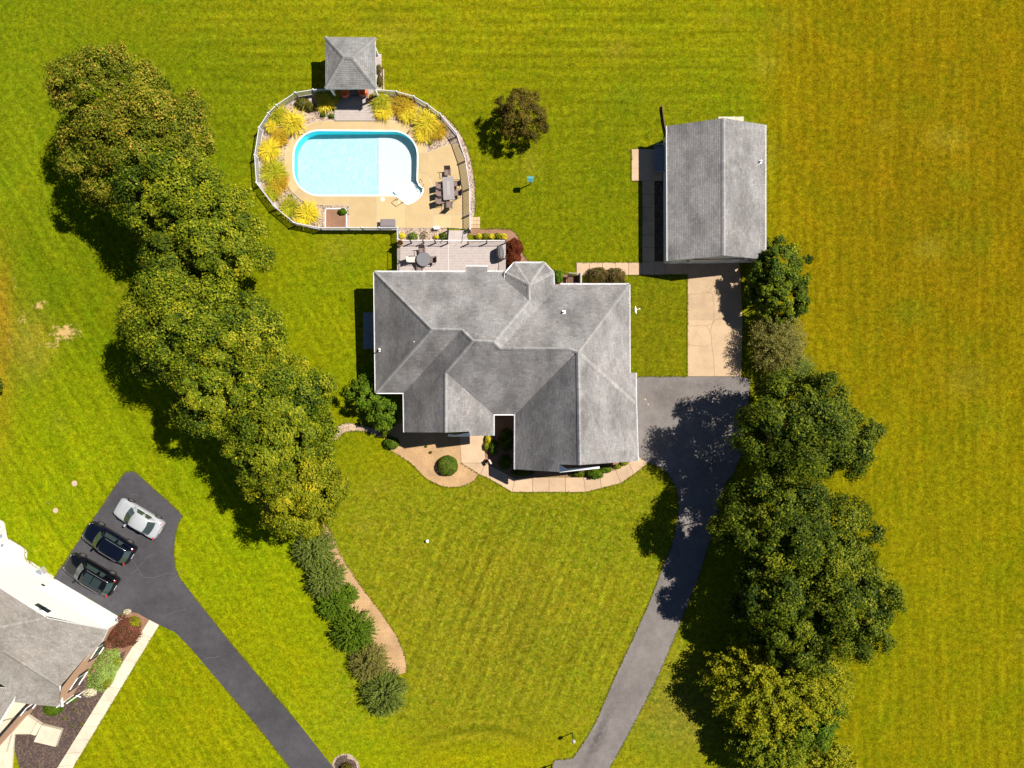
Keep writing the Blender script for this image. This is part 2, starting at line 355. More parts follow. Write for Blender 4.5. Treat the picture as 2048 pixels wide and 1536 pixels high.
LF = dict(
 oak=m_leaf('maple_leaf', [(.014, .034, .002), (.086, .128, .004), (.205, .232, .007), (.40, .35, .016)]),
 myr=m_leaf('rusty_leaf', [(.020, .034, .002), (.100, .130, .005), (.215, .215, .011), (.50, .29, .05)]),
 green=m_leaf('green_leaf', [(.016, .045, .002), (.058, .115, .004), (.115, .185, .007), (.22, .26, .015)]),
 deep=m_leaf('deep_green_leaf', [(.008, .022, .002), (.044, .074, .003), (.118, .150, .005), (.27, .26, .012)]),
 lime=m_leaf('lime_leaf', [(.035, .055, .002), (.15, .175, .004), (.26, .26, .006), (.42, .32, .012)]),
 grey=m_leaf('grey_green_leaf', [(.018, .034, .004), (.078, .115, .014), (.165, .205, .032), (.30, .33, .08)]),
 olive=m_leaf('olive_leaf', [(.030, .034, .006), (.12, .12, .022), (.22, .20, .045), (.38, .33, .11)]),
 gloss=m_leaf('glossy_leaf', [(.008, .024, .002), (.042, .078, .003), (.12, .16, .005), (.30, .30, .01)], .15, .6),
 rust=m_leaf('autumn_leaf', [(.026, .026, .004), (.075, .064, .007), (.17, .11, .015), (.11, .125, .01)]),
 red=m_leaf('burgundy_leaf', [(.045, .010, .004), (.11, .022, .008), (.17, .040, .012), (.23, .09, .03)]),
 barb=m_leaf('barberry_leaf', [(.04, .035, .01), (.09, .085, .015), (.16, .085, .03), (.24, .12, .05)]),
 gold=m_leaf('golden_blade', [(.20, .19, .006), (.50, .45, .02), (.72, .62, .04), (.70, .42, .04)], .3),
 gblade=m_leaf('green_blade', [(.07, .10, .006), (.21, .25, .012), (.42, .42, .02), (.6, .45, .03)], .3),
 straw=m_leaf('rusty_blade', [(.14, .12, .006), (.33, .28, .015), (.52, .34, .02), (.50, .24, .025)], .3),
 rose=m_leaf('rose_bloom', [(.03, .05, .006), (.08, .10, .012), (.14, .13, .02), (.55, .04, .03)]),
 redmix=m_leaf('red_green_leaf', [(.05, .03, .01), (.11, .065, .025), (.22, .045, .05), (.10, .12, .02)]),
 pink=m_leaf('pink_bloom', [(.05, .05, .015), (.12, .10, .03), (.28, .07, .07), (.42, .09, .12)]),
 cover=m_leaf('pale_ground_cover', [(.12, .19, .04), (.22, .31, .06), (.28, .38, .09), (.36, .40, .06)]),
 white=m_leaf('white_bloom', [(.2, .22, .08), (.5, .45, .3), (.65, .6, .5), (.75, .7, .6)]),
)
# ---------------------------------------------------------------- pool outline (photo pixels on the ground)
def arc(cx, cy, rx, ry, a0, a1, n=10):
    return [(cx + rx * math.cos(math.radians(a0 + (a1 - a0) * i / n)), cy - ry * math.sin(math.radians(a0 + (a1 - a0) * i / n))) for i in range(n + 1)]
POOL = (arc(638, 312, 50, 50, 180, 90) + arc(786, 312, 49, 49, 90, 0) + [(834.8, 335), (834.3, 349), (834.3, 362), (838, 371), (845, 377), (846, 383)]
        + [(841, 392), (834, 399), (825, 405), (815, 408)] + [(806, 401), (797, 394), (791, 391)] + arc(640, 339, 52, 52, 270, 180, 12))
POOLW = G2(POOL)

# ---------------------------------------------------------------- lawn
def build_lawn():
    xs = np.concatenate([np.array([-900, -400, -200, -110, -75, -60]), np.arange(-52, 52.01, .35), np.array([60, 75, 110, 200, 400, 900])])
    ys = np.concatenate([np.array([-900, -400, -200, -100, -60, -46]), np.arange(-40, 40.01, .35), np.array([46, 60, 100, 200, 400, 900])])
    X, Y = np.meshgrid(xs, ys, indexing='ij'); k = FP / H
    px = np.clip(1024 + X * k, -200, 2250); py = np.clip(768 - Y * k, -200, 1736)
    def g(cx, cy, rx, ry, p=1.0): return np.exp(-(((px - cx) / rx) ** 2 + ((py - cy) / ry) ** 2) ** p)
    def sg(v, w): return 1 / (1 + np.exp(-np.clip(v / w, -40, 40)))
    col = np.zeros(px.shape + (3,)); col[:] = (.152, .150, .002)
    def put(m, c):
        m = np.clip(m, 0, 1)[..., None]; col[:] = col * (1 - m) + np.array(c) * m
    put(sg(py - 150, 60) * sg(1560 - px, 60) * sg(px - 900, 60), (.108, .122, .002))      # inner lawn, greener
    put(sg(600 - px, 90) * .9, (.092, .122, .002))
    put(g(650, 620, 170, 230), (.135, .152, .002))
    put(sg(px - 1530, 18) * sg(1300 - py, 300), (.150, .116, .002))                         # right hand field, ochre
    put(sg(px - 1640, 60) * g(1850, 500, 400, 420) * .8, (.132, .090, .002))
    put(sg(px - 1530, 18) * sg(py - 850, 150), (.138, .127, .002))
    put(g(1310, 650, 75, 130, 3) , (.108, .108, .003))                                      # strip beside concrete pad
    put(sg(py - 960, 30) * sg(px - 640, 30) * sg(1420 - px, 30), (.150, .156, .004))        # front lawn, mottled
    put(g(1010, 1230, 190, 170) * .7, (.142, .125, .006))
    put(g(1090, 1040, 230, 60) * .6, (.115, .130, .003))
    put(g(900, 1500, 260, 40) * .9, (.165, .155, .003))
    rd = np.hypot(px - 960, py - 1698)
    for rr_, ww_, aa_, cc_ in ((272, 14, .5, (.105, .108, .003)), (241, 9, .6, (.050, .056, .002)), (226, 7, .6, (.22, .185, .010)), (212, 6, .5, (.10, .105, .003)), (254, 6, .5, (.20, .170, .010))):
        put(np.exp(-((rd - rr_) / ww_) ** 2) * g(960, 1470, 150, 70) * aa_, cc_)
    put(g(960, 1525, 150, 34) * .9, (.195, .185, .002))
    put(sg(py - 900, 60) * sg(620 - px + (py - 1100) * .45, 20), (.155, .186, .002))        # neighbour's lawn, brighter
    put(sg(py - 1240, 20) * sg(600 - px, 60) * .9, (.165, .172, .002))
    put(g(120, 850, 200, 130) * .8, (.150, .180, .002))
    put(g(0, 640, 26, 120) * .85, (.23, .135, .010)); put(g(-20, 760, 40, 160) * .7, (.21, .14, .008)); put(g(60, 690, 40, 70) * .6, (.22, .17, .02))
    put(g(60, 250, 130, 230) * .5, (.130, .165, .003)); put(g(700, 30, 420, 60) * .6, (.165, .160, .003))
    put(g(1380, 1420, 110, 80) * .8, (.135, .125, .016)); put(g(640, 1460, 120, 60) * .6, (.18, .19, .004))
    put(g(905, 475, 90, 20) * .3, (.09, .10, .004))
    rs = np.random.RandomState(4)
    for _ in range(70):                                                                   # weeds and worn spots
        cx, cy, r = rs.uniform(0, 2048), rs.uniform(0, 1536), rs.uniform(8, 30)
        c = [(.09, .12, .004), (.19, .165, .012), (.13, .11, .01)][rs.randint(3)]
        put(g(cx, cy, r * rs.uniform(.7, 1.8), r) * rs.uniform(.2, .55), c)
    mow = np.zeros(px.shape + (3,))
    mow[..., 0] = np.clip(sg(300 - py, 60) * sg(1520 - px, 12) * sg(px - 330, 60), 0, 1)
    mow[..., 1] = np.clip(np.maximum(sg(px - 1524, 6), np.maximum(g(1310, 650, 70, 120, 3), .55 * g(1150, 330, 200, 230, 2))), 0, 1)
    mow[..., 2] = np.clip(g(1020, 1220, 330, 240, 2), 0, 1); mowl = np.clip(np.maximum(sg(600 - px, 60) * .8 * sg(py - 150, 60), g(650, 650, 90, 160) * .8), 0, 1)
    bare = np.zeros(px.shape)
    for cx, cy, rx, ry, s in ((80, 610, 22, 14, .36), (130, 665, 38, 22, .42), (105, 690, 30, 12, .34), (45, 640, 14, 34, .28), (30, 570, 16, 30, .24), (280, 26, 16, 4, .3),
                              (325, 25, 20, 3, .25), (100, 720, 12, 40, .22), (95, 1005, 16, 8, .3), (910, 1080, 12, 18, .25), (785, 960, 12, 8, .3), (905, 1122, 14, 5, .25),
                              (1065, 555, 30, 10, .0), (70, 1100, 16, 6, .3), (850, 1400, 30, 8, .22), (1000, 1440, 60, 10, .16), (1640, 870, 7, 5, .0), (20, 690, 20, 60, .2),
                              (905, 1140, 4, 16, .2), (905, 1150, 5, 18, .2), (1140, 1150, 6, 30, .16), (1060, 1260, 5, 30, .18), (690, 1130, 10, 60, .0), (1075, 1430, 20, 8, .2)):
        bare = np.maximum(bare, g(cx, cy, rx, ry) * s)
    mott = np.clip(sg(py - 955, 14) * sg(px - 655, 12) * sg(1420 - px, 30) * sg(1450 - py, 14) + g(1380, 1430, 90, 70, 2) + .35 * sg(480 - py, 60) * sg(1520 - px, 20), 0, 1)
    nx, ny = X.shape
    V = np.stack([X.ravel(), Y.ravel(), np.zeros(X.size)], 1)
    I = np.arange(nx * ny).reshape(nx, ny)
    F = np.stack([I[:-1, :-1].ravel(), I[1:, :-1].ravel(), I[1:, 1:].ravel(), I[:-1, 1:].ravel()], 1)
    cx = (X[:-1, :-1] + X[1:, 1:]).ravel() / 2; cy = (Y[:-1, :-1] + Y[1:, 1:]).ravel() / 2
    pw = np.array(POOLW); x0, x1, y0, y1 = pw[:, 0].min(), pw[:, 0].max(), pw[:, 1].min(), pw[:, 1].max()
    hole = (cx > x0 - .35) & (cx < x1 + .3) & (cy > y0 - .3) & (cy < y1 + .35)
    F = F[~hole]
    me = npmesh('lawn', V, F, M['lawn'])
    a = me.attributes.new('turf', 'FLOAT_COLOR', 'POINT'); a.data.foreach_set('color', np.concatenate([col.reshape(-1, 3), np.ones((X.size, 1))], 1).astype(np.float32).ravel())
    a = me.attributes.new('mow', 'FLOAT_VECTOR', 'POINT'); a.data.foreach_set('vector', mow.reshape(-1).astype(np.float32))
    a = me.attributes.new('mowleft', 'FLOAT', 'POINT'); a.data.foreach_set('value', mowl.ravel().astype(np.float32))
    a = me.attributes.new('mott', 'FLOAT', 'POINT'); a.data.foreach_set('value', mott.ravel().astype(np.float32))
    a = me.attributes.new('bare', 'FLOAT', 'POINT'); a.data.foreach_set('value', bare.ravel().astype(np.float32))
    link('lawn', me, None, 'structure')
build_lawn()

# ---------------------------------------------------------------- ground sheets
def sheet(name, pts, z0, z1, mat, parent=None, kind='structure', smooth=0, tone=.5):
    if smooth: pts = curve(pts, smooth, True)
    mb = MB(); mb.slab(G2(pts), z0, z1, tone); return mb.build(name, mat, parent, kind=None if parent else kind)
def slabs(parent, polys, z, mat, gap=.012, z0=-.02, name='slab', rs=R):
    for p in polys:
        mb = MB(); mb.slab(shrink(G2(p), gap), z0, z, rs.random()); mb.build(name, mat, parent)

left_drive = [(261, 942.5), (250, 945), (232, 970), (107, 1157), (237, 1233), (252, 1222), (275, 1226), (298, 1239), (319, 1249.5), (350, 1264), (387, 1302), (450, 1377), (511, 1447), (578, 1533), (596, 1560), (685, 1560), (665, 1533),
              (592, 1440), (511, 1344), (455, 1277), (380, 1182), (360, 1155), (352, 1137), (348, 1110), (350, 1075), (357, 1048), (366, 1032), (352, 1016), (300, 970), (272, 945)]
sheet('driveway', left_drive, -.02, .03, M['asph_n'])
Lr = curve([(1296, 926), (1312, 932), (1333, 946), (1350, 974), (1357, 1005), (1352, 1052), (1342, 1090), (1325, 1134), (1300, 1200), (1262, 1285), (1225, 1365), (1193, 1440), (1165, 1487), (1145, 1516)], 4)
Rr = curve([(1219, 1536), (1250, 1481), (1300, 1386), (1328, 1326), (1368, 1228), (1401, 1143), (1429, 1052), (1436, 1025), (1450, 970), (1466, 948), (1484, 905), (1492, 860), (1499, 800), (1500, 757)], 4)
right_drive = [(1266, 753), (1270, 915)] + Lr + [(1109, 1520), (1100, 1560), (1205, 1560)] + Rr + [(1481, 753)]
sheet('driveway', right_drive, -.02, .03, M['asph'])
# concrete pad before the garage with its cracks
pad = setting('concrete_driveway')
seam = [[(1375, 519), (1477, 519), (1481, 553), (1375, 553)], [(1375, 553), (1481, 553), (1484.5, 640), (1375, 640)], [(1375, 640), (1484.5, 640), (1482, 752.5), (1375, 752.5)]]
slabs(pad, seam, .05, M['conc'], .004)
for pts in ([(1375, 590), (1392, 589), (1410, 586), (1424, 586), (1427, 608), (1428, 640), (1424, 650), (1421, 664), (1425, 700), (1429, 752)], [(1416, 586), (1427, 565), (1424, 545), (1413, 530), (1408, 521)],
            [(1375, 653), (1398, 651), (1412, 651), (1424, 648)], [(1424, 646), (1432, 639), (1447, 637), (1462, 650)], [(1421, 664), (1414, 653)], [(1375, 690), (1400, 692), (1417, 692)], [(1418, 535), (1427, 523)]):
    q = [P(x + R.uniform(-.8, .8), y + R.uniform(-.8, .8)) for x, y in curve(pts, 3)]
    mb = MB()
    for a, b in zip(q[:-1], q[1:]):
        d = (b - a).normalized(); nrm = Vector((-d.y, d.x, 0)) * .014
        mb.add([(a - nrm)[:2] + (.054,), (b - nrm)[:2] + (.054,), (b + nrm)[:2] + (.054,), (a + nrm)[:2] + (.054,)], [(0, 1, 2, 3)])
    mb.build('crack', M['crack'], pad)
for pts in ([(262, 1148), (278, 1134), (291, 1118), (304, 1108)], [(230, 1104), (250, 1112), (268, 1124), (282, 1148), (300, 1156), (330, 1148), (352, 1146)], [(345, 1160), (356, 1150), (362, 1140)], [(262, 988), (275, 990)], [(330, 1232), (350, 1224), (372, 1218)], [(398, 1330), (412, 1318), (440, 1312)], [(470, 1395), (482, 1402)]):
    q = [P(x + R.uniform(-1, 1), y + R.uniform(-1, 1)) for x, y in curve(pts, 3)]; mb = MB()
    for a, b in zip(q[:-1], q[1:]):
        d = (b - a).normalized(); nrm = Vector((-d.y, d.x, 0)) * .02
        mb.add([(a - nrm)[:2] + (.034,), (b - nrm)[:2] + (.034,), (b + nrm)[:2] + (.034,), (a + nrm)[:2] + (.034,)], [(0, 1, 2, 3)])
    mb.build('crack', M['lcrack'], bpy.data.objects['driveway'])
# walks around the garage
gw = setting('garage_walk')
polys = [[(1153, 525), (1179, 525), (1179, 551), (1153, 551)], [(1179, 525), (1205, 525), (1205, 551), (1179, 551)], [(1205, 525), (1231.5, 525), (1231.5, 551), (1205, 551)], [(1231.5, 525), (1257, 525), (1257, 550), (1231.5, 550)],
         [(1257, 525), (1284, 525), (1284, 550), (1257, 550)], [(1284, 523), (1309, 523), (1309, 550), (1284, 550)], [(1309, 523), (1330, 523), (1330, 550), (1309, 550)], [(1330, 523), (1375, 519), (1375, 549), (1330, 549)],
         [(1263, 298.5), (1325, 298.5), (1325, 362), (1263, 362)]]
ys = [362, 389, 415, 442, 469, 495, 523]
polys += [[(1284, a), (1309, a), (1309, b), (1284, b)] for a, b in zip(ys[:-1], ys[1:])]
slabs(gw, polys, .05, M['conc_w'], .014)
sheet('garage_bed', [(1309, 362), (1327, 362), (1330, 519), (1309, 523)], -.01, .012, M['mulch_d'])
# front walk
fw = setting('front_walk')
polys = [[(919, 868), (967.5, 868), (971, 926), (923, 926)], [(923, 926), (971, 926), (961, 950)], [(971, 926), (980, 931), (980, 958), (961, 950)], [(980, 931), (1013, 948), (1030, 957), (1024, 984), (980, 958)],
         [(1030, 957), (1065, 955), (1065, 984), (1024, 984)], [(1065, 955), (1098, 954.5), (1098, 984), (1065, 984)], [(1098, 954.5), (1131, 954.5), (1131, 984), (1098, 984)], [(1131, 954.5), (1167, 955), (1171, 984), (1131, 984)],
         [(1167, 955), (1185, 954), (1198, 945), (1203, 976), (1171, 984)], [(1198, 945), (1231, 940), (1242, 966), (1203, 976)], [(1231, 940), (1257, 925), (1268, 948), (1242, 966)], [(1257, 925), (1268, 916), (1276, 912), (1296, 926), (1268, 948)]]
slabs(fw, polys, .05, M['conc_w'], .013)
sheet('mulch_bed', [(762, 868), (782, 902), (820, 925), (835, 940), (848, 953), (868, 966), (890, 974), (912, 975), (934, 970), (948, 962), (957, 949), (952, 944), (923, 927), (919, 868), (900, 840), (800, 845)], -.01, .022, M['mulch'])
sheet('mulch_bed', [(967, 800), (1031, 800), (1031, 915), (1160, 908), (1262, 905), (1257, 924), (1231, 939), (1198, 944.5), (1185, 953), (1131, 953.5), (1065, 954), (1030, 956), (1013, 947), (980, 930), (971, 925)], -.01, .022, M['mulch_r'])
sheet('gravel_path', [(663, 880), (664, 866), (672, 855), (690, 846), (715, 848), (745, 856), (768, 866), (762, 874), (740, 866), (715, 862), (690, 865), (677, 876)], -.01, .02, M['gravel_t'], smooth=3)
sheet('mulch_bed', [(961, 458), (1000, 457), (1022, 460), (1036, 472), (1044, 500), (1048, 512), (1060, 521), (1085, 528), (1112, 542), (1128, 547), (1153, 552), (1165, 560), (1165, 590), (1000, 590), (1000, 470), (938, 470), (938, 458)], -.01, .018, M['mulch_r'])
sheet('mulch_bed', [(645, 1046), (655, 1050), (664, 1068), (680, 1105), (698, 1135), (716, 1163), (735, 1190), (757, 1218), (775, 1245), (790, 1265), (803, 1292), (813, 1322), (813, 1344), (790, 1352), (760, 1340), (720, 1260), (680, 1170), (650, 1100)], -.01, .02, M['mulch'])
sheet('mulch_bed', [(750, 118), (760, 122), (767, 140), (767, 180), (750, 180)], -.01, .02, M['mulch_d'])
mb = MB(); mb.slab(G2([(766, 139), (768.5, 139), (768.5, 180), (766, 180)]), 0, .08); mb.build('bed_edging', M['stone'], kind='structure')
pv = setting('paver_landing')
for i in range(3):
    for j in range(3): slabs(pv, [[(941.5 + i * 6.2, 434 + j * 7.6), (947.7 + i * 6.2, 434 + j * 7.6), (947.7 + i * 6.2, 441.6 + j * 7.6), (941.5 + i * 6.2, 441.6 + j * 7.6)]], .05, M['paver'], .012, name='paver')
sheet('mulch_ring', [(664, 1540), (666, 1522), (672, 1514), (684, 1508), (698, 1508), (710, 1516), (718, 1528), (719, 1545), (700, 1560), (672, 1555)], -.01, .016, M['gravel'], smooth=3)
sheet('mulch_ring', [(670, 1536), (672, 1520), (682, 1512), (695, 1511), (694, 1517), (706, 1520), (713, 1530), (712, 1545), (690, 1552)], -.01, .024, M['mulch_d'], smooth=3)
# neighbour's beds, walk, patio
sheet('mulch_bed', [(237, 1233), (246, 1222), (262, 1221), (285, 1229), (300, 1240), (252, 1325), (157, 1373), (247, 1240)], -.01, .02, M['mulch_r'])
sheet('mulch_bed', [(252, 1300), (240, 1340), (180, 1432), (167, 1454), (120, 1540), (40, 1540), (20, 1460), (30, 1405), (60, 1395), (157, 1366)], -.01, .024, M['mulch_d'])
nw = setting('neighbour_walk'); a = np.array([(299, 1239), (166, 1453)]); b = np.array([(319, 1250), (196, 1453)])
da = (a[1] - a[0]) / 8; db = (b[1] - b[0]) / 8
slabs(nw, [[tuple(a[0] + da * i), tuple(b[0] + db * i), tuple(b[0] + db * (i + 1)), tuple(a[0] + da * (i + 1))] for i in range(12)], .05, M['conc_n'], .012)
sheet('gravel_bed', [(-60, 1030), (2, 1040), (9, 1045), (14, 1072), (16, 1076), (50, 1097), (55, 1104), (53, 1120), (64, 1124), (108, 1153), (105, 1160), (-60, 1063)], -.01, .03, M['gravel_w'])
sheet('concrete_edge', [(-60, 1062), (60, 1128), (107, 1156), (240, 1234), (236, 1242), (100, 1165), (-60, 1072)], -.01, .05, M['conc_w'])
sheet('porch_paving', [(-60, 1380), (70, 1378), (70, 1414), (58, 1426), (34, 1434), (24, 1560), (-60, 1560)], -.01, .20, M['conc_n'])
porch = setting('neighbour_porch')
slabs(porch, [[(30, 1432), (58, 1426), (79, 1440), (66, 1465), (30, 1465)], [(79, 1440), (88, 1446), (76, 1468), (66, 1465)], [(88, 1446), (128, 1456), (116, 1490), (72, 1480)]], .35, M['conc_n'], .02)
slabs(porch, [[(0, 1440), (30, 1432), (30, 1465), (20, 1500), (0, 1500)]], .55, M['conc_n'], .02)

# ---------------------------------------------------------------- pool, patio
patio = setting('pool_patio'); jb = MB(); ZP = .10
def near(p): return min(POOL, key=lambda q: (q[0] - p[0]) ** 2 + (q[1] - p[1]) ** 2)
def seg(i0, i1): return POOL[i0:i1 + 1]
def ix(x, y): return min(range(len(POOL)), key=lambda i: (POOL[i][0] - x) ** 2 + (POOL[i][1] - y) ** 2)
def inner(a, b):
    """pool edge from a to b travelling clockwise in the photograph"""
    i, j = ix(*a), ix(*b); out = [a]
    k = i
    while True:
        if (POOL[k][0] - a[0]) ** 2 + (POOL[k][1] - a[1]) ** 2 > 1.5 and (POOL[k][0] - b[0]) ** 2 + (POOL[k][1] - b[1]) ** 2 > 1.5: out.append(POOL[k])
        if k == j: break
        k = (k + 1) % len(POOL)
    return out + [b]
pp = []
pp.append([(643, 242), (689, 242), (689, 262), (643, 262)]); pp.append([(689, 242), (734, 242), (734, 262.3), (689, 262)]); pp.append([(734, 242), (780, 242), (780, 263), (734, 262.3)])
pp.append(inner((613, 269), (643, 262)) + [(643, 242), (625, 246), (605, 256)])
pp.append(inner((588, 306), (613, 269)) + [(605, 256), (588, 271), (575, 288), (570, 306)])
pp.append([(570, 306), (588, 306), (588, 345), (569, 345)])
pp.append(inner((601, 373), (588, 345)) + [(569, 345), (572, 360), (580, 379), (587, 387)])
pp.append(inner((645, 391), (601, 373)) + [(587, 387), (601, 399), (620, 408), (645, 411)])
pp.append([(645, 391), (699, 391), (699, 411), (645, 411)]); pp.append([(699, 391), (754, 391), (754, 455), (699, 455)])
pp.append([(754, 391), (791, 391), (797, 394), (806, 401), (811, 405), (811, 456), (754, 455)])
pp.append(inner((846, 383), (811, 405)) + [(811, 456), (866, 456), (866, 372)])
pp.append([(834.8, 308), (855, 306), (855, 349), (834.3, 349)]); pp.append(inner((834.3, 349), (846, 383)) + [(866, 372), (855, 349)])
pp.append(inner((780, 263), (812, 271)) + [(823, 255), (803, 244), (780, 242)]); pp.append(inner((812, 271), (834.8, 308)) + [(855, 306), (848, 286), (838, 268), (823, 255)])
pp.append([(855, 306), (894, 290), (915, 288), (931, 323), (938, 371), (866, 371), (855, 349)])
pp.append([(866, 371), (938, 371), (940, 431), (866, 431)]); pp.append([(866, 431), (903, 431), (903, 456), (866, 456)]); pp.append([(903, 431), (940, 431), (941, 459), (903, 456)])
for p in pp:
    mb = MB(); mb.slab(shrink(G2(p), .022), -.05, ZP, R.random()); mb.build('slab', M['patio'], patio)
    jb.slab(shrink(G2(p), -.006), -.05, ZP - .008)
jb.build('joint_filler', M['joint'], patio)
encl = [(751, 186), (792, 190), (827, 200), (879, 235), (911, 271), (932, 323), (941, 372), (942, 462), (795, 462), (795, 458), (640, 461), (589, 451), (549, 417), (520, 372), (517, 318), (525, 263), (543, 234), (558, 218), (594, 193), (628, 187), (651, 185)]
# gravel beds inside the fence: left part, right part (both stop short of the basin)
sheet('gravel_bed', [(672, 186), (672, 243), (643, 243), (620, 248), (604, 258), (588, 273), (574, 290), (569, 310), (568, 345), (572, 362), (586, 388), (602, 400), (622, 409), (645, 412), (650, 455), (650, 461), (640, 461), (589, 451), (549, 417), (520, 372), (517, 318), (525, 263), (543, 234), (558, 218), (594, 193), (628, 187)], -.01, .03, M['gravel'])
sheet('gravel_bed', [(752, 186), (792, 190), (827, 200), (879, 235), (911, 271), (920, 290), (894, 291), (855, 307), (847, 285), (837, 267), (823, 254), (803, 243), (752, 241)], -.01, .03, M['gravel'])
sheet('gravel_strip', [(879, 235), (886, 229), (905, 248), (922, 270), (936, 300), (945, 335), (950, 372), (951, 410), (949, 428), (946, 434), (941, 434), (941, 372), (932, 323), (911, 271)], -.01, .035, M['gravel'])
sheet('gravel_bed', [(795, 456), (896, 456), (896, 481), (795, 481)], -.01, .03, M['gravel'])
# square planter cut in the patio
pl = thing('planter_bed', 'square sunken planter bed of brown mulch with a pale rim on the pool patio', 'planter bed', P(672, 433))
mb = MB(); o0 = P(672, 433)
def rel(pts, o): return [(x - o.x, y - o.y) for x, y in G2(pts)]
for p in ([(647, 411), (699, 411), (695, 418), (651, 418)], [(695, 418), (699, 411), (699, 455), (693, 455)], [(647, 411), (651, 418), (651, 455), (645, 455)]): mb.slab(rel(p, o0), -.02, ZP - .015)
mb.build('gravel_border', M['gravel'], pl)
mb = MB(); mb.slab(rel([(652, 418.5), (692.5, 418.5), (692.5, 455), (652, 455)], o0), -.02, .06); mb.build('mulch', M['mulch_r'], pl)
mb = MB()
for p in ([(650.5, 417), (694, 417), (694, 418.8), (650.5, 418.8)], [(650.5, 417), (652, 417), (652, 455), (650.5, 455)], [(692.5, 417), (694, 417), (694, 455), (692.5, 455)]): mb.slab(rel(p, o0), -.02, .115)
mb.build('rim', M['trim'], pl)

pool = thing('swimming_pool', 'in-ground swimming pool with clear pale blue water and rounded ends', 'swimming pool', P(711, 327))
po = P(711, 327); pw = [(x - po.x, y - po.y) for x, y in POOLW]
if sum(pw[i][0] * pw[(i + 1) % len(pw)][1] - pw[(i + 1) % len(pw)][0] * pw[i][1] for i in range(len(pw))) < 0: pw = pw[::-1]
xb = P(753, 327).x - po.x
def fz(x): return -.80 if x >= xb else -.84 - (xb - x) * .035
big = MB(); n = len(pw)
shal = clip(pw, 0, xb, True); deep = clip(pw, 0, xb, False)
mb = MB(); mb.add([(x, y, -.80) for x, y in shal], [tuple(range(len(shal)))]); mb.build('shallow_floor', M['shallow'], pool)
mb = MB(); mb.add([(x, y, fz(min(x, xb - 1e-6))) for x, y in deep], [tuple(range(len(deep)))]); mb.build('deep_floor', M['liner'], pool)
mb = MB()
for i in range(n):
    (x0, y0), (x1, y1) = pw[i], pw[(i + 1) % n]
    mb.add([(x0, y0, fz(x0) - .1), (x1, y1, fz(x1) - .1), (x1, y1, ZP - .02), (x0, y0, ZP - .02)], [(0, 3, 2, 1)])
mb.build('liner_wall', M['lwall'], pool)
mb = MB(); ow = shrink(pw, -.09); iw = shrink(pw, .03)
for i in range(n):
    j = (i + 1) % n
    mb.add([(*iw[i], ZP + .012), (*iw[j], ZP + .012), (*ow[j], ZP + .012), (*ow[i], ZP + .012), (*iw[i], ZP - .05), (*iw[j], ZP - .05)], [(0, 3, 2, 1), (4, 0, 1, 5)])
mb.build('coping', M['trim'], pool)
mb = MB(); mb.add([(x, y, -.06) for x, y in shrink(pw, .002)], [tuple(range(n))]); mb.build('water', M['water'], pool)
# corner steps
for k, (f, z) in enumerate(((0, -.24), (.35, -.42), (.7, -.6))):
    q = [(846, 381), (841, 392), (834, 399), (825, 405), (815, 408), (806, 401), (797, 394)]
    c = np.array((826, 385)); tgt = [(836, 372), (790, 389.5)]
    pts = [(x - 3.5 * k * .75, y - 3.5 * k * .75) for x, y in q] + [(797 - k * 6, 389 - k * 5), (830 - k * 6, 366 - k * 4)]
    mb = MB(); mb.slab([(P(x, y).x - po.x, P(x, y).y - po.y) for x, y in pts], -.83, z); mb.build('step', M['step'], pool)
def rail(px0, px1, hgt, name, mat, out, label):
    a, b = P(*px0), P(*px1); o = (a + b) / 2; t = thing(name, label, 'handrail', (o.x, o.y, ZP))
    mb = MB(); d = Vector((out[0], -out[1], 0)).normalized() * .42
    pts = [a - o, a - o + Vector((0, 0, hgt * .8)) + d * .15, a - o + d * .6 + Vector((0, 0, hgt)), b - o + d * .6 + Vector((0, 0, hgt)), b - o + Vector((0, 0, hgt * .8)) + d * .15, b - o]
    mb.tube(pts, .028, 8); mb.build('rail_tube', mat, t, True)
    for e_ in (a, b): m2 = MB(); m2.lathe([(.07, 0), (.06, .03)], (e_ - o)); m2.build('anchor_collar', mat, t)
rail((796, 398), (806, 406), .6, 'pool_handrail', M['steel'], (-.7, .7), 'bent steel handrail on the lower left side of the pool corner steps')
rail((838.5, 366), (845, 378), .6, 'pool_handrail', M['steel'], (.7, -.6), 'bent steel handrail on the upper right side of the pool corner steps')
t = thing('skimmer_lid', 'round white skimmer lid set in the patio below the pool', 'lid', (*P(765.5, 399.5).xy, ZP)); mb = MB(); mb.lathe([(.17, 0), (.17, .015), (.15, .02), (.06, .022)]); mb.build('lid_disc', M['white'], t)
t = thing('pool_equipment_box', 'small white box on the patio edge beside the stairs', 'box', (*P(874, 457.5).xy, ZP)); mb = MB(); mb.box((0, 0, .15), (.44, .22, .3)); mb.build('box_body', M['white'], t)
mb = MB(); mb.box((0, 0, .32), (.48, .26, .035)); mb.build('box_lid', M['white'], t)
t = thing('storage_box', 'grey lidded storage box against the fence at the pool patio', 'storage box', (*P(778, 449).xy, ZP)); mb = MB(); mb.box((0, 0, .26), (1.2, .6, .52)); mb.build('box_body', M['storage'], t)
mb = MB(); mb.box((0, 0, .55), (1.3, .68, .06)); mb.box((0, 0, .59), (1.1, .5, .03)); mb.build('lid', M['storage'], t)

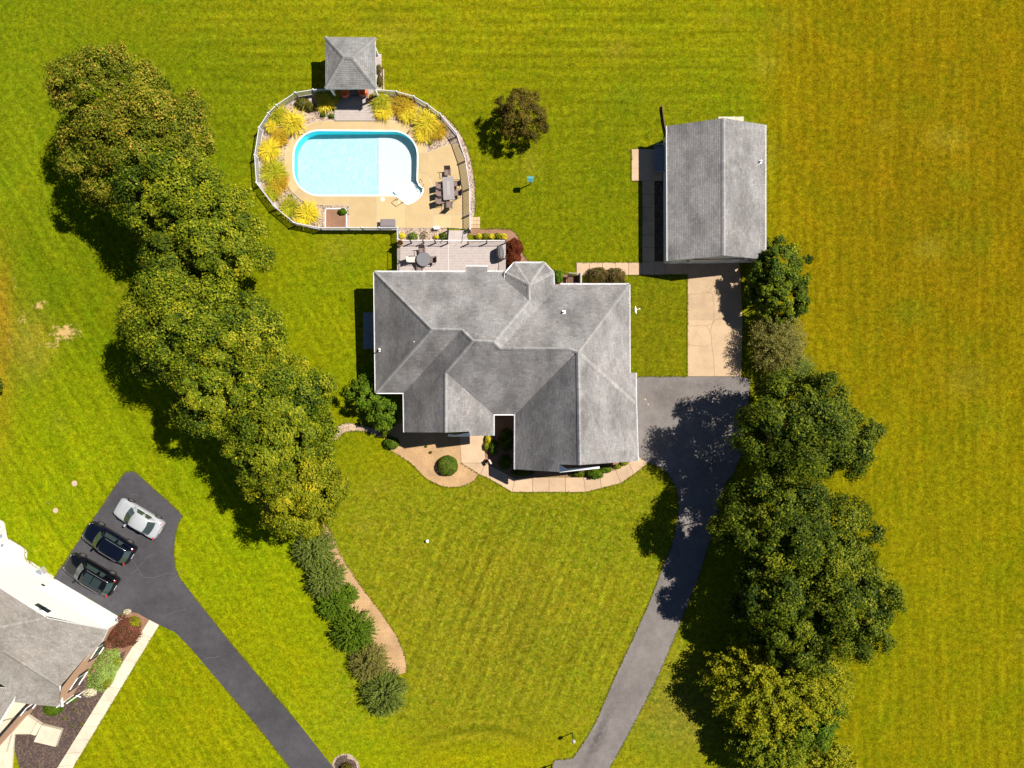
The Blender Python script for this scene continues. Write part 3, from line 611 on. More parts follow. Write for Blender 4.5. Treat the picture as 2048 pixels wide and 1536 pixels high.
# ---------------------------------------------------------------- pool fence
FA = .0175
segsL = [(664, 177.5), (626, 179), (590, 185), (552.5, 210), (536, 226), (517.5, 255), (509, 310), (512.5, 365), (547.5, 411.5), (587.5, 445), (638, 455), (695, 455), (723, 455), (758, 455), (794, 455), (795, 478)]
segsR = [(751, 178.5), (792.5, 182.5), (827.5, 192.5), (854, 208), (880, 227.5), (912.5, 265), (930, 315), (939, 371), (939.5, 424), (940, 458)]
fence = thing('pool_fence', 'white vinyl picket fence curving around the swimming pool and its beds', 'fence', P(725, 330, 0))
fo = P(725, 330, 0); HF = FA * H
pk = MB(); pk.box((0, 0, 0), (.052, .03, HF - .12)); pkm = pk.mesh('picket', M['fence'])
stuff = MB(); npk = 0; pick = []
for run in (segsL, segsR):
    W = [P(x, y, FA) - fo for x, y in run]
    for p in W:
        mb = MB(); mb.box((0, 0, -.0), (.10, .10, HF + .08)); o = mb.build('post', M['fence'], fence); o.location = (p.x, p.y, (HF + .08) / 2)
        c = MB(); c.box((0, 0, 0), (.13, .13, .04), top=.6); q = link('post_cap', c.mesh('post_cap', M['fence']), o); q.location = (0, 0, (HF + .08) / 2 + .02)
    for a, b in zip(W[:-1], W[1:]):
        d = b - a; L = Vector((d.x, d.y, 0)).length; ang = math.atan2(d.y, d.x); m = (a + b) / 2
        for nm, z, hh in (('top_rail', HF - .025, .05), ('bottom_rail', .12, .06)):
            mb = MB(); mb.box((0, 0, 0), (L - .1, .05, hh)); o = mb.build(nm, M['fence'], fence); o.location = (m.x, m.y, z); o.rotation_euler = (0, 0, ang)
        k = max(1, int(round((L - .1) / .122)))
        for i in range(k):
            f = (i + .5) / k; pick.append((a.x + d.x * (.05 / L + f * (1 - .1 / L)), a.y + d.y * (.05 / L + f * (1 - .1 / L)), ang))
for i, (x, y, ang) in enumerate(pick):
    if i < 300:
        o = link('picket', pkm, fence); o.location = (x, y, HF / 2 - .02); o.rotation_euler = (0, 0, ang)
    else: stuff.box((x, y, HF / 2 - .02), (.052, .03, HF - .12), ang)
if stuff.v: stuff.build('picket_row', M['fence'], fence, kind='stuff')

# ---------------------------------------------------------------- deck
ZD = 1.0; AD = ZD / H; AR = .0325
deck = thing('timber_deck', 'raised grey composite deck behind the house with dark railings and stairs to the pool', 'deck', P(900, 512))
do = P(900, 512)
def D(px, py, z): v = PZ(px, py, z); return (v.x - do.x, v.y - do.y, v.z)
x0, x1, xm, yt, yb = D(795, 0, ZD)[0], D(1011, 0, ZD)[0], D(897, 0, ZD)[0], D(0, 481, ZD)[1], D(0, 556, ZD)[1]
nb = int((yt - yb) / .14)
for sx0, sx1 in ((x0, xm - .05), (xm + .05, x1)):
    for i in range(nb):
        mb = MB(); y = yt - .07 - i * (yt - yb) / nb
        mb.box(((sx0 + sx1) / 2, y, ZD - .015), (sx1 - sx0, (yt - yb) / nb - .012, .03), tone=R.random()); mb.build('board', M['deckm'], deck)
mb = MB(); mb.box((xm, (yt + yb) / 2, ZD - .013), (.085, yt - yb, .03)); mb.build('seam_board', M['deckt'], deck)
mb = MB()
mb.box(((x0 + x1) / 2, yt + .02, ZD - .15), (x1 - x0, .04, .26)); mb.box((x0 - .02, (yt + yb) / 2, ZD / 2 - .02), (.04, yt - yb, ZD - .06)); mb.box((x1 + .02, (yt + yb) / 2, ZD - .15), (.04, yt - yb, .26))
mb.box(((x0 + xm) / 2, yt + .021, ZD / 2 - .1), (xm - x0, .02, ZD - .3)); mb.build('fascia_board', M['trim'], deck)
sx0, sx1 = D(897, 0, .6)[0], D(936, 0, .6)[0]
ys0 = yt + .04; n = 5
for i in range(n):
    z = ZD - (i + 1) * (ZD - .1) / (n + 1); y = ys0 + .095 + i * .205
    mb = MB(); mb.box(((sx0 + sx1) / 2, y, z - .02), (sx1 - sx0, .20, .035), tone=R.random()); mb.box(((sx0 + sx1) / 2, y + .09, z - .11), (sx1 - sx0, .02, .15)); mb.build('stair_tread', M['deckm'], deck)
def railing(pts, ends=True):
    """dark posts with a thin top rail and wire balusters between"""
    for i, (x, y) in enumerate(pts):
        mb = MB(); mb.box((0, 0, 0), (.09, .09, .98)); o = mb.build('rail_post', M['rail'], deck); o.location = (x, y, ZD + .49)
        c = MB(); c.box((0, 0, 0), (.11, .11, .03), top=.7); q = link('post_cap', c.mesh('post_cap', M['rail']), o); q.location = (0, 0, .5)
    for (a, b) in zip(pts[:-1], pts[1:]):
        d = Vector((b[0] - a[0], b[1] - a[1], 0)); L = d.length; ang = math.atan2(d.y, d.x)
        mb = MB(); mb.box((0, 0, 0), (L - .09, .035, .03)); o = mb.build('top_rail', M['rail'], deck); o.location = ((a[0] + b[0]) / 2, (a[1] + b[1]) / 2, ZD + .93); o.rotation_euler = (0, 0, ang)
        mb = MB()
        for zz in np.arange(.12, .9, .13): mb.box((0, 0, zz - .5), (L - .09, .006, .006))
        o = mb.build('rail_cable', M['rail'], deck); o.location = ((a[0] + b[0]) / 2, (a[1] + b[1]) / 2, ZD + .5); o.rotation_euler = (0, 0, ang)
r = lambda x, y: D(x, y, AR * H)[:2]
railing([r(796.5, 541), r(797, 521), r(797.5, 481), r(820, 481), r(845, 481), r(869, 481), r(894, 482)])
railing([r(935.5, 483), r(973, 481.5), r(1011.5, 481), r(1011.5, 512), r(1011.5, 541)])
for sx in (sx0 - .04, sx1 + .04):
    top = (sx, ys0, ZD + .93); bot = (sx, ys0 + 1.05, .1 + .93)
    mb = MB(); mb.tube([top, bot], .03, 4); mb.build('stair_rail', M['rail'], deck)
    mb = MB(); mb.box((0, 0, 0), (.09, .09, .98)); o = mb.build('rail_post', M['rail'], deck); o.location = (sx, ys0 + 1.05, .58)
    mb = MB()
    for k in range(1, 7): mb.box((sx, ys0 + k * .15, .55 + ZD - k * .128 - .1), (.012, .012, .9))
    mb.build('stair_baluster', M['rail'], deck)
for x in (x0 + .05, (x0 + xm) / 2, xm, x1 - .05):
    mb = MB(); mb.box((x, yt - .1, (ZD - .05) / 2), (.14, .14, ZD - .05)); mb.build('deck_pier', M['trim'], deck)

def flower_pot(px, py, z, r, label, leafk):
    v = PZ(px, py, z); t = thing('flower_pot', label, 'flower pot', (v.x, v.y, z))
    mb = MB(); mb.lathe([(r * .65, 0), (r, r * 1.3), (r * 1.06, r * 1.32), (r * 1.06, r * 1.5), (r * .9, r * 1.5), (r * .86, r * 1.35)], n=18); mb.build('pot_body', M['terra'], t, True)
    mb = MB(); mb.lathe([(r * .88, r * 1.2), (r * .86, r * 1.38), (.01, r * 1.40)]); mb.build('potting_soil', M['soil'], t)
    return t, r * 1.4
# ---------------------------------------------------------------- buildings
def bw(mb, name, mat, parent, smooth=False, kind=None, label=None):
    """build a mesh given in world coordinates under a thing standing elsewhere"""
    l = parent.location; mb.v = [(x - l.x, y - l.y, z - l.z) for x, y, z in mb.v]
    return mb.build(name, mat, parent, smooth, kind, label)
def solve(vd, faces):
    names = list(vd); ix_ = {n: i for i, n in enumerate(names)}; nv = len(names); nf = len(faces); rows = []; rhs = []
    for fi, f in enumerate(faces):
        for n in f:
            r = np.zeros(nv + 3 * nf); px, py, a = vd[n]; r[ix_[n]] = 1; r[nv + 3 * fi:nv + 3 * fi + 3] = (-(px - 1000) / 100, -(py - 700) / 100, -1); rows.append(r * 9); rhs.append(0)
    for n in names:
        r = np.zeros(nv + 3 * nf); r[ix_[n]] = 1; rows.append(r); rhs.append(1 / (1 - vd[n][2]))
    s = np.linalg.lstsq(np.array(rows), np.array(rhs), rcond=None)[0]
    return {n: P(vd[n][0], vd[n][1], 1 - 1 / s[ix_[n]]) for n in names}
def newell(p):
    n = Vector((0, 0, 0))
    for i in range(len(p)): a, b = p[i], p[(i + 1) % len(p)]; n += Vector(((a.y - b.y) * (a.z + b.z), (a.z - b.z) * (a.x + b.x), (a.x - b.x) * (a.y + b.y)))
    return n.normalized()
def roof(parent, vd, faces, mat, capmat=None, course=.145, tab=.26, fascia=.2, nocap=(), dirs={}):
    W = solve(vd, faces); mb = MB(); base = MB(); fas = MB(); sof = MB(); norms = []; edges = {}
    for fi, f in enumerate(faces):
        p = [W[n] for n in f]; c0 = sum(p, Vector()) / len(p); Mx = np.array([v - c0 for v in p]); nn = Vector(np.linalg.svd(Mx)[2][2])
        nn = nn if nn.z > 0 else -nn; fl = newell(p).z < 0
        if fl: f = f[::-1]; faces[fi] = f; p = p[::-1]
        p = [Vector((v.x, v.y, c0.z - ((v.x - c0.x) * nn.x + (v.y - c0.y) * nn.y) / nn.z)) for v in p]
        norms.append(nn); c = sum(p, Vector()) / len(p)
        u = Vector((0, 0, 1)).cross(nn)
        u = u.normalized() if u.length > .03 else Vector((1, 0, 0))
        if fi in dirs: u = Vector((*dirs[fi], 0)); u = (u - nn * u.dot(nn)).normalized()
        v = nn.cross(u)
        if v.z < 0 and fi not in dirs: v = -v
        q = [((x - c).dot(u), (x - c).dot(v)) for x in p]; lip = .016  # gap bares the dark base, a painted shadow line along every course
        v0, v1 = min(y for _, y in q), max(y for _, y in q); k = 0; yy = v0
        while yy < v1:
            st = clip(clip(q, 1, yy + lip, True), 1, yy + course, False)
            if len(st) > 2:
                xa, xb_ = min(x for x, _ in st), max(x for x, _ in st); xx = math.floor(xa / tab) * tab - (tab * .5 if k % 2 else 0) + R.uniform(-.05, .05)
                while xx < xb_:
                    ww = tab * R.choice((.8, 1, 1, 1.25)); pc = clip(clip(st, 0, xx, True), 0, xx + ww - .009, False)
                    if len(pc) > 2:
                        pts = []
                        for x, y in pc:
                            l = .005 + .014 * (1 - (y - yy) / course); pts.append(c + u * x + v * y + nn * l)
                        bot = [c + u * x + v * y for x, y in pc]; m = len(pc); fs = [tuple(range(m))]
                        for i in range(m):
                            if abs(pc[i][1] - yy - lip) < 1e-4 and abs(pc[(i + 1) % m][1] - yy - lip) < 1e-4: fs.append((i, m + i, m + (i + 1) % m, (i + 1) % m))
                        t = min(1, max(0, R.gauss(.45, .17))); mb.add(pts + bot, fs, t)
                    xx += ww
            yy += course; k += 1
        base.add([v - Vector((0, 0, .01)) for v in p], [tuple(range(len(p)))]); sof.add([x - Vector((0, 0, fascia)) for x in p], [tuple(range(len(p) - 1, -1, -1))])
        for i in range(len(f)): edges.setdefault(frozenset((f[i], f[(i + 1) % len(f)])), []).append((fi, f[i], f[(i + 1) % len(f)]))
    cp = MB()
    for e, us in edges.items():
        if len(us) == 1:
            _, a, b = us[0]; A, B = W[a], W[b]; d = Vector((0, 0, fascia)); fas.add([A, B, B - d, A - d], [(0, 3, 2, 1)])
        elif len(us) == 2:
            (f1, a, b), (f2, _, _) = us; A, B = W[a], W[b]; ed = (B - A); L = ed.length; e_ = ed.normalized()
            t1 = norms[f1].cross(e_); c2 = sum((W[n] for n in faces[f2]), Vector()) / len(faces[f2])
            if (c2 - A).dot(norms[f1]) > -.02: continue
            t2 = -(norms[f2].cross(e_)); m = max(1, int(L / .2)); up = (norms[f1] + norms[f2]).normalized()
            for i in range(m):
                p0, p1 = A + ed * (i / m), A + ed * ((i + 1) / m); h = .055
                cp.add([p0 + t1 * .17 + norms[f1] * .05, p0 + up * (h + .012), p0 + t2 * .17 + norms[f2] * .03, p1 + t1 * .17 + norms[f1] * .022, p1 + up * (h + .004), p1 + t2 * .17 + norms[f2] * .022], [(0, 1, 4, 3), (1, 2, 5, 4)], min(1, max(0, R.gauss(.5, .15))))
    r = bw(base, 'roof', M['course_shade'], parent)
    l = parent.location
    for m_, nm, mt, kd in ((mb, 'shingles', mat, 'stuff'), (cp, 'ridge_cap', capmat or mat, 'stuff'), (fas, 'fascia', M['trim'], None), (sof, 'soffit', M['soffit'], None)):
        if not m_.v: continue
        m_.v = [(x - l.x, y - l.y, z - l.z) for x, y, z in m_.v]; m_.build(nm, mt, r, kind=kd)
    return W, r
def gutter(parent, A, B, outv, drop=.02):
    """open trough with straps along an eave from A to B"""
    A = A - Vector((0, 0, drop)); B = B - Vector((0, 0, drop)); d = (B - A); L = d.length; e = d.normalized(); o = Vector((outv[0], outv[1], 0)).normalized()
    mb = MB()
    def bar(o0, o1, z0, z1, s0=0, s1=1):
        a, b = A + d * s0, A + d * s1
        vs = [p + o * q + Vector((0, 0, z)) for p in (a, b) for q in (o0, o1) for z in (z0, z1)]
        mb.add(vs, [(0, 1, 3, 2), (4, 6, 7, 5), (0, 4, 5, 1), (2, 3, 7, 6), (1, 5, 7, 3), (0, 2, 6, 4)])
    bar(.0, .10, -.12, -.11); bar(.085, .11, -.12, .003); bar(.0, .01, -.12, -.02)
    k = max(2, int(L / .62))
    for i in range(k + 1):
        s = i / k; w_ = .012 / L; bar(.0, .11, -.01, 0, max(0, s - w_), min(1, s + w_))
    return bw(mb, 'gutter', M['trim'], parent)
def wall(parent, pts, mat, name='wall'):
    """closed run of wall panels, each corner given with its own top height"""
    mb = MB(); n = len(pts)
    for i in range(n):
        (x0, y0, z0), (x1, y1, z1) = pts[i], pts[(i + 1) % n]
        mb.add([(x0, y0, -.1), (x1, y1, -.1), (x1, y1, z1), (x0, y0, z0)], [(0, 1, 2, 3)])
    return bw(mb, name, mat, parent)
def panel(parent, name, mat, A, B, s0, s1, z0, z1, off, th=.05):
    """upright panel on the wall line A-B between fractions s0..s1"""
    A, B = Vector((*A[:2], 0)), Vector((*B[:2], 0)); d = B - A; nrm = Vector((d.y, -d.x, 0)).normalized(); mb = MB()
    a, b = A + d * s0, A + d * s1; vs = [p + nrm * q + Vector((0, 0, z)) for p in (a, b) for q in (off - th, off) for z in (z0, z1)]
    mb.add(vs, [(0, 2, 3, 1), (4, 5, 7, 6), (0, 1, 5, 4), (2, 6, 7, 3), (1, 3, 7, 5), (0, 4, 6, 2)]); return mb
def window(parent, A, B, s0, s1, z0, z1, shutters=False):
    f = bw(panel(parent, 'f', None, A, B, s0, s1, z0, z1, .05), 'window', M['trim'], parent)
    l = parent.location; L = (Vector(B[:2]) - Vector(A[:2])).length; b = .07 / L
    def sub(mb, nm, mt): mb.v = [(x - l.x, y - l.y, z - l.z) for x, y, z in mb.v]; return mb.build(nm, mt, f)
    zm = (z0 + z1) / 2
    sub(panel(parent, '', None, A, B, s0 + b, s1 - b, z0 + .07, zm - .03, .062, .02), 'pane', M['glass']); sub(panel(parent, '', None, A, B, s0 + b, s1 - b, zm + .03, z1 - .07, .062, .02), 'pane', M['glass'])
    sub(panel(parent, '', None, A, B, s0 - b, s1 + b, z0 - .06, z0, .11, .1), 'sill', M['trim'])
    if shutters:
        for q0, q1 in ((s0 - 5 * b, s0 - b * .3), (s1 + b * .3, s1 + 5 * b)): bw(panel(parent, '', None, A, B, q0, q1, z0, z1, .045), 'shutter', M['rail'], parent)
def vent(parent, px, py, a, h=.35, r=.06, cap=True):
    v = P(px, py, a); mb = MB(); mb.tube([v - Vector((0, 0, .1)), v + Vector((0, 0, h))], r, 10); mb.box(v + Vector((0, 0, -.01)), (.28, .28, .03)); bw(mb, 'vent_pipe', M['white'], parent)

# main house
house = thing('house', 'large single-storey house with light grey hipped shingle roof in the middle', 'house', P(1005, 740))
E = .053
vd = dict(A=(749, 544, E), N1=(932, 544, E), N2=(932, 533, .049), N3=(975, 533, .049), N4=(975, 543.5, E), B=(1010.5, 544, E), B2=(1010.5, 560, .060), SW=(752, 785, E), S2=(808, 785, E), R1=(863.5, 659, .119), R1b=(923.5, 660, .119),
          R2=(946, 682, .130), R2b=(987, 684, .130), R3=(1001, 697, .130), R4=(1137, 698, .129), PK=(1156, 704, .128), GE=(1159.5, 930, .126), E1=(809, 864.5, E), E2=(891, 865, .100), E3=(891, 745, .101),
          E4=(938, 863, .074), E5=(940, 872, .073), E6=(986.5, 871, .050), V1=(986.5, 828, .052), V2=(1031, 828, .052), G1=(1030.5, 938.5, .050), G2=(1119.5, 944, .094), G3=(1119.5, 929, .096),
          T1=(1011, 546, E), T2=(1029, 526, E), T3=(1088, 526, E), T4=(1106, 545, E), T5=(1107, 569, E), TP=(1057, 569, .083), TQ=(1058, 601, .086), NV=(1121, 569, .054), NE=(1258, 569, E), ES=(1258.5, 745.5, E), ES2=(1271, 745.5, .047),
          ES3=(1271.5, 808, .047), SE=(1275, 922, .046))
faces = [['A', 'SW', 'R1'], ['A', 'R1', 'R1b', 'R2', 'R2b', 'TQ', 'B2', 'B', 'N4', 'N3', 'N2', 'N1'], ['SW', 'S2', 'R1b', 'R1'], ['S2', 'E1', 'E2', 'E3', 'R2', 'R1b'], ['E3', 'E2', 'E4', 'E5', 'E6', 'V1'],
         ['R2', 'E3', 'V1', 'V2', 'PK', 'R4', 'R3', 'R2b'], ['PK', 'V2', 'G1', 'G2', 'G3', 'GE'], ['PK', 'GE', 'SE', 'ES3'], ['PK', 'ES3', 'ES2', 'ES', 'NE'], ['NE', 'NV', 'R3', 'R4', 'PK'],
         ['TQ', 'R2b', 'R3', 'NV', 'T5', 'T4', 'TP'], ['T4', 'T3', 'TP'], ['T3', 'T2', 'TP'], ['T2', 'T1', 'TP'], ['T1', 'B2', 'TQ', 'TP']]
W, _ = roof(house, vd, faces, M['roof'], M['cap'])
for a, b, o in (('A', 'SW', (-1, 0)), ('SW', 'S2', (0, -1)), ('S2', 'E1', (-1, 0)), ('A', 'N1', (0, 1)), ('N2', 'N3', (0, 1)), ('N4', 'B', (0, 1)), ('E6', 'V1', (1, 0)), ('V1', 'V2', (0, -1)), ('V2', 'G1', (-1, 0)),
                ('T1', 'T2', (-1, 1)), ('T2', 'T3', (0, 1)), ('T3', 'T4', (1, 1)), ('T4', 'T5', (1, 0)), ('NV', 'NE', (0, 1)), ('NE', 'ES', (1, 0)), ('ES2', 'ES3', (1, 0)), ('ES3', 'SE', (1, 0)), ('B2', 'T1', (-1, 0))):
    gutter(house, W[a], W[b], o)
def inset(names, d=.42):
    pts = [(W[n].x, W[n].y) for n in names]; q = shrink(pts, d); return [(q[i][0], q[i][1], W[n].z - .22) for i, n in enumerate(names)]
ring = ['A', 'SW', 'S2', 'E1', 'E2', 'E4', 'E6', 'V1', 'V2', 'G1', 'GE', 'SE', 'ES3', 'ES', 'NE', 'T5', 'T4', 'T3', 'T2', 'T1', 'B2', 'B']
hw = inset(ring)
wall(house, hw, M['siding'])
hwd = dict(zip(ring, hw))
# pent roof returns at the two front gables
def pent(pts, name='pent_roof'):
    mb = MB(); q = [P(*p) for p in pts]; n = len(q); mb.add(q + [v - Vector((0, 0, .12)) for v in q], [tuple(range(n)), tuple(range(2 * n - 1, n - 1, -1))] + [(i, n + i, n + (i + 1) % n, (i + 1) % n) for i in range(n)]); bw(mb, name, M['trim'], house)
pent([(1118, 929, .050), (1135, 938, .047), (1199, 932.5, .046), (1199.5, 937, .044), (1119.5, 945, .044)])
pent([(896, 868, .046), (904, 871.5, .047), (938.5, 865, .050), (939.5, 873, .044), (896, 873, .044)])
A_, B_ = hwd['E1'], hwd['E2']; bw(panel(house, '', None, hwd['E2'], hwd['E6'], .15, .5, 0, 2.3, .04), 'front_door', M['rail'], house, label='dark front door under the entry gable')
window(house, hwd['E1'], hwd['E2'], .3, .75, .8, 2.3); window(house, hwd['G1'], hwd['GE'], .3, .7, .8, 2.3); window(house, hwd['GE'], hwd['SE'], .35, .7, .8, 2.3)
for s0 in (.08, .55): bw(panel(house, '', None, hwd['SE'], hwd['ES3'], s0, s0 + .38, 0, 2.3, .04), 'garage_door', M['trim'], house)
vent(house, 1128, 624, .085); vent(house, 830, 684, .092, .45, .05); vent(house, 760.5, 700, .058, .45, .05)
# bay and hatch on the west wall
mb = MB(); v0, v1 = P(731, 628), P(748, 697); mb.slab([(v0.x, v1.y), (v1.x + .5, v1.y), (v1.x + .5, v0.y), (v0.x, v0.y)], 0, .75); bw(mb, 'bulkhead', M['siding'], house, label='low pale bulkhead box against the west wall')
mb = MB(); mb.slab([(v0.x - .06, v1.y - .06), (v1.x + .5, v1.y - .06), (v1.x + .5, v0.y + .06), (v0.x - .06, v0.y + .06)], .75, .80); bw(mb, 'bulkhead_lid', M['bluegrey'], house)

t = thing('satellite_dish', 'white satellite dish on an arm at the east wall of the large house', 'satellite dish', P(1263, 619, .03))
o = t.location; c = P(1269, 620, .042) - o; mb = MB()
mb.tube([Vector((-.25, 0, 0)), Vector((0, 0, .15)), c - Vector((.05, 0, .05))], .03, 6); bw_ = mb.build('mast', M['acgrey'], t)
prof = [(.02, .0), (.2, .03), (.36, .10), (.38, .12)]; mb = MB(); n = 20; vs = []; fs = []
for r_, z in prof:
    for k in range(n): a = 2 * math.pi * k / n; vs.append((r_ * math.cos(a), r_ * .9 * math.sin(a), z))
for i in range(len(prof) - 1):
    for k in range(n): fs.append((i * n + k, i * n + (k + 1) % n, (i + 1) * n + (k + 1) % n, (i + 1) * n + k))
mb.add(vs, fs + [tuple(range(n - 1, -1, -1))]); q = mb.build('reflector', M['white'], t, True); q.location = c; q.rotation_euler = (math.radians(8), math.radians(72), math.radians(14))
mb = MB(); mb.tube([c, c + Vector((.42, .1, -.05))], .018, 6); mb.box(c + Vector((.44, .1, 0)), (.1, .06, .08)); mb.build('feed_arm', M['white'], t)

# detached garage
gar = thing('detached_garage', 'detached garage with a long grey gabled shingle roof at the upper right', 'garage', P(1415, 395))
vd = dict(a=(1335, 252, .044), b=(1447, 236, .074), c=(1530, 249.5, .044), d=(1336, 521.5, .044), e=(1447.5, 511, .074), f=(1530, 519, .044))
W, _ = roof(gar, vd, [['a', 'd', 'e', 'b'], ['b', 'e', 'f', 'c']], M['roof'], M['cap'])
gutter(gar, W['a'], W['d'], (-1, 0)); gutter(gar, W['c'], W['f'], (1, 0))
q = shrink([(W[n].x, W[n].y) for n in 'adfc'], .22); zt = W['a'].z - .2; A, D_, F_, C_ = q
rx = (W['b'].x + W['e'].x) / 2; zr = W['b'].z - .24
gwl = [(*A, zt), (*D_, zt), (rx, D_[1], zr), (*F_, zt), (*C_, zt), (rx, A[1], zr)]
wall(gar, gwl, M['siding'])
Lg = F_[0] - D_[0]
bw(panel(gar, '', None, D_, F_, .28, .80, 0, 2.25, .03), 'overhead_door', M['trim'], gar)
bw(panel(gar, '', None, D_, F_, .26, .82, 2.25, 2.4, .08), 'door_trim', M['rail'], gar)
bw(panel(gar, '', None, D_, F_, .06, .16, 0, 2.05, .04), 'side_door', M['siding_w'], gar)
for s in (.22, .9): bw(panel(gar, '', None, D_, F_, s - .012, s + .012, 1.7, 1.95, .12), 'wall_lamp', M['rail'], gar)
vent(gar, 1520.5, 323.5, .048, .35, .07)
mb = MB()
for i in range(12):
    y0 = P(0, 366 + i * 12).y; mb.box((A[0] - .01, y0, zt - .05), (.02, .01, .01))
t = thing('stone_landing', 'pale flat stone landing behind the garage with an upright brown post', 'landing', P(1460, 245))
for i, (xa, xb_) in enumerate(((1436, 1455), (1455, 1471), (1471, 1487))):
    mb = MB(); mb.slab(shrink(rel([(xa, 262), (xb_, 262), (xb_, 233.5), (xa, 234)], P(1460, 245)), .012), -.02, .08, R.random()); mb.build('slab', M['conc_n'], t)
t = thing('edging_board', 'dark timber edging board standing on the grass beside the garage corner', 'board', P(1328, 245)); mb = MB()
pts = [P(x, y) - P(1328, 245) for x, y in ((1323.5, 213), (1325, 230), (1328, 250), (1332, 268), (1331, 282))]
for a, b in zip(pts[:-1], pts[1:]): d = b - a; mb.box(((a + b) / 2) + Vector((0, 0, .14)), (d.length + .02, .07, .28), math.atan2(d.y, d.x))
mb.build('board_body', M['timber'], t)

# pool pavilion
pav = thing('pool_pavilion', 'open pool pavilion with a square hipped grey roof at the top', 'pavilion', P(715, 154))
vd = dict(a=(650.5, 74, .045), b=(750.5, 75, .045), c=(752, 177, .045), d=(651, 177, .045), e=(687, 114.5, .061), f=(704, 115, .061))
W, _ = roof(pav, vd, [['a', 'd', 'e'], ['d', 'c', 'f', 'e'], ['c', 'b', 'f'], ['b', 'a', 'e', 'f']], M['roof_c'], M['roof_c'], course=.17, tab=.3)
q = shrink([(W[n].x, W[n].y) for n in 'adcb'], .28)
for x, y in q: mb = MB(); mb.box((x, y, 1.33), (.16, .16, 2.66)); bw(mb, 'post', M['trim'], pav)
for i in range(4):
    (x0_, y0_), (x1_, y1_) = q[i], q[(i + 1) % 4]; mb = MB(); mb.box(((x0_ + x1_) / 2, (y0_ + y1_) / 2, 2.56), (math.hypot(x1_ - x0_, y1_ - y0_), .14, .2), math.atan2(y1_ - y0_, x1_ - x0_)); bw(mb, 'beam', M['trim'], pav)
wall_n = MB(); wall_n.box(((q[0][0] + q[3][0]) / 2, q[0][1], 1.2), (q[3][0] - q[0][0], .08, 2.4)); bw(wall_n, 'back_wall', M['siding'], pav)
wall_n = MB(); wall_n.box((q[0][0], (q[0][1] + q[1][1]) / 2, 1.2), (.08, q[0][1] - q[1][1], 2.4)); bw(wall_n, 'side_wall', M['siding'], pav)
pd = thing('pavilion_deck', 'low grey board deck running out from under the pavilion to the pool', 'deck', P(711, 215))
y_t, y_b = P(0, 110).y, P(0, 242).y; n = int((y_t - y_b) / .14)
for i in range(n):
    y = y_t - (i + .5) * (y_t - y_b) / n; xa, xb_ = (P(671.5, 0).x, P(752, 0).x) if y < P(0, 190).y else (P(668, 0).x, P(764, 0).x)
    mb = MB(); mb.box(((xa + xb_) / 2, y, .20), (xb_ - xa, (y_t - y_b) / n - .011, .03), tone=R.random()); bw(mb, 'board', M['deckm'], pd)
mb = MB(); mb.box((P(671, 0).x - .02, P(0, 216).y, .1), (.04, P(0, 192).y - y_b, .2)); mb.box((P(711, 0).x, y_b - .02, .1), (P(752, 0).x - P(671.5, 0).x, .03, .2)); bw(mb, 'deck_edge', M['deckt'], pd)

# neighbour's house in the lower left corner
nh = thing('neighbour_house', 'house with white siding, brick front and brown-grey roof at the lower left', 'house', P(60, 1330))
vd = dict(a=(-130, 1095, .083), b=(0, 1177, .083), c=(95, 1237, .083), d=(215, 1260, .042), e=(203, 1285, .046), f=(119, 1373, .065), g=(123, 1414, .031), h=(60, 1408, .038), i=(28, 1404, .044), j=(8, 1303, .072),
          k=(0, 1256, .092), l=(-130, 1290, .10), m=(-130, 1440, .09), n=(34, 1388, .057), o=(16, 1377, .062))
faces = [['a', 'b', 'c', 'k', 'l'], ['c', 'd', 'e', 'f', 'j', 'k'], ['j', 'f', 'g'], ['j', 'g', 'h', 'i', 'n', 'o', 'l', 'k']]
dn = P(130, 77) - P(0, 0)
W, _ = roof(nh, vd, faces, M['roof_n'], M['roof_n'], fascia=.18, dirs={1: (.861, -.51)})
vd2 = dict(p=(16, 1377, .052), q=(34, 1388.5, .048), r=(-20, 1475, .048), s=(-130, 1460, .07), t=(-130, 1370, .08))
W2, _ = roof(nh, vd2, [['p', 'q', 'r', 's', 't']], M['roof_n'], M['roof_n'])
gutter(nh, W2['q'], W2['r'], (1, -.6)); gutter(nh, W['f'], W['g'], (1, 0)); 
g0 = P(-130, 1016); g1 = P(247, 1239); gF = P(181, 1336); g2 = P(147, 1389); g3 = P(60, 1428)
tops = [(g0, .083 * H - .05), (P(172 - 1, 1194.5), .083 * H - .05), (g1, .042 * H - .02)]
mb = MB()
for (a, za), (b, zb_) in zip(tops[:-1], tops[1:]): mb.add([(a.x, a.y, -.1), (b.x, b.y, -.1), (b.x, b.y, zb_), (a.x, a.y, za)], [(0, 1, 2, 3)])
bw(mb, 'siding_wall', M['siding_w'], nh)
for px, py in ((78, 1217), (90.5, 1224)):
    # small upper windows right below the eave
    base_a, base_b = g0, g1; d = (g1 - g0); v = P(px, py, .072); s = (v - g0).dot(d) / d.length_squared; hwid = .45 / d.length
    f = bw(panel(nh, '', None, g1, g0, 1 - s - hwid, 1 - s + hwid, 4.35, 5.0, .05), 'window', M['trim'], nh)
    l = nh.location; m2 = panel(nh, '', None, g1, g0, 1 - s - hwid * .8, 1 - s + hwid * .8, 4.42, 4.93, .062, .02); m2.v = [(x - l.x, y - l.y, z - l.z) for x, y, z in m2.v]; m2.build('pane', M['glass'], f)
bw(panel(nh, '', None, g1, g0, .02, .36, .0, 2.3, .03), 'garage_door', M['trim'], nh)
bw(panel(nh, '', None, g1, g0, .345, .36, 1.9, 2.1, .18), 'wall_lamp', M['rail'], nh)
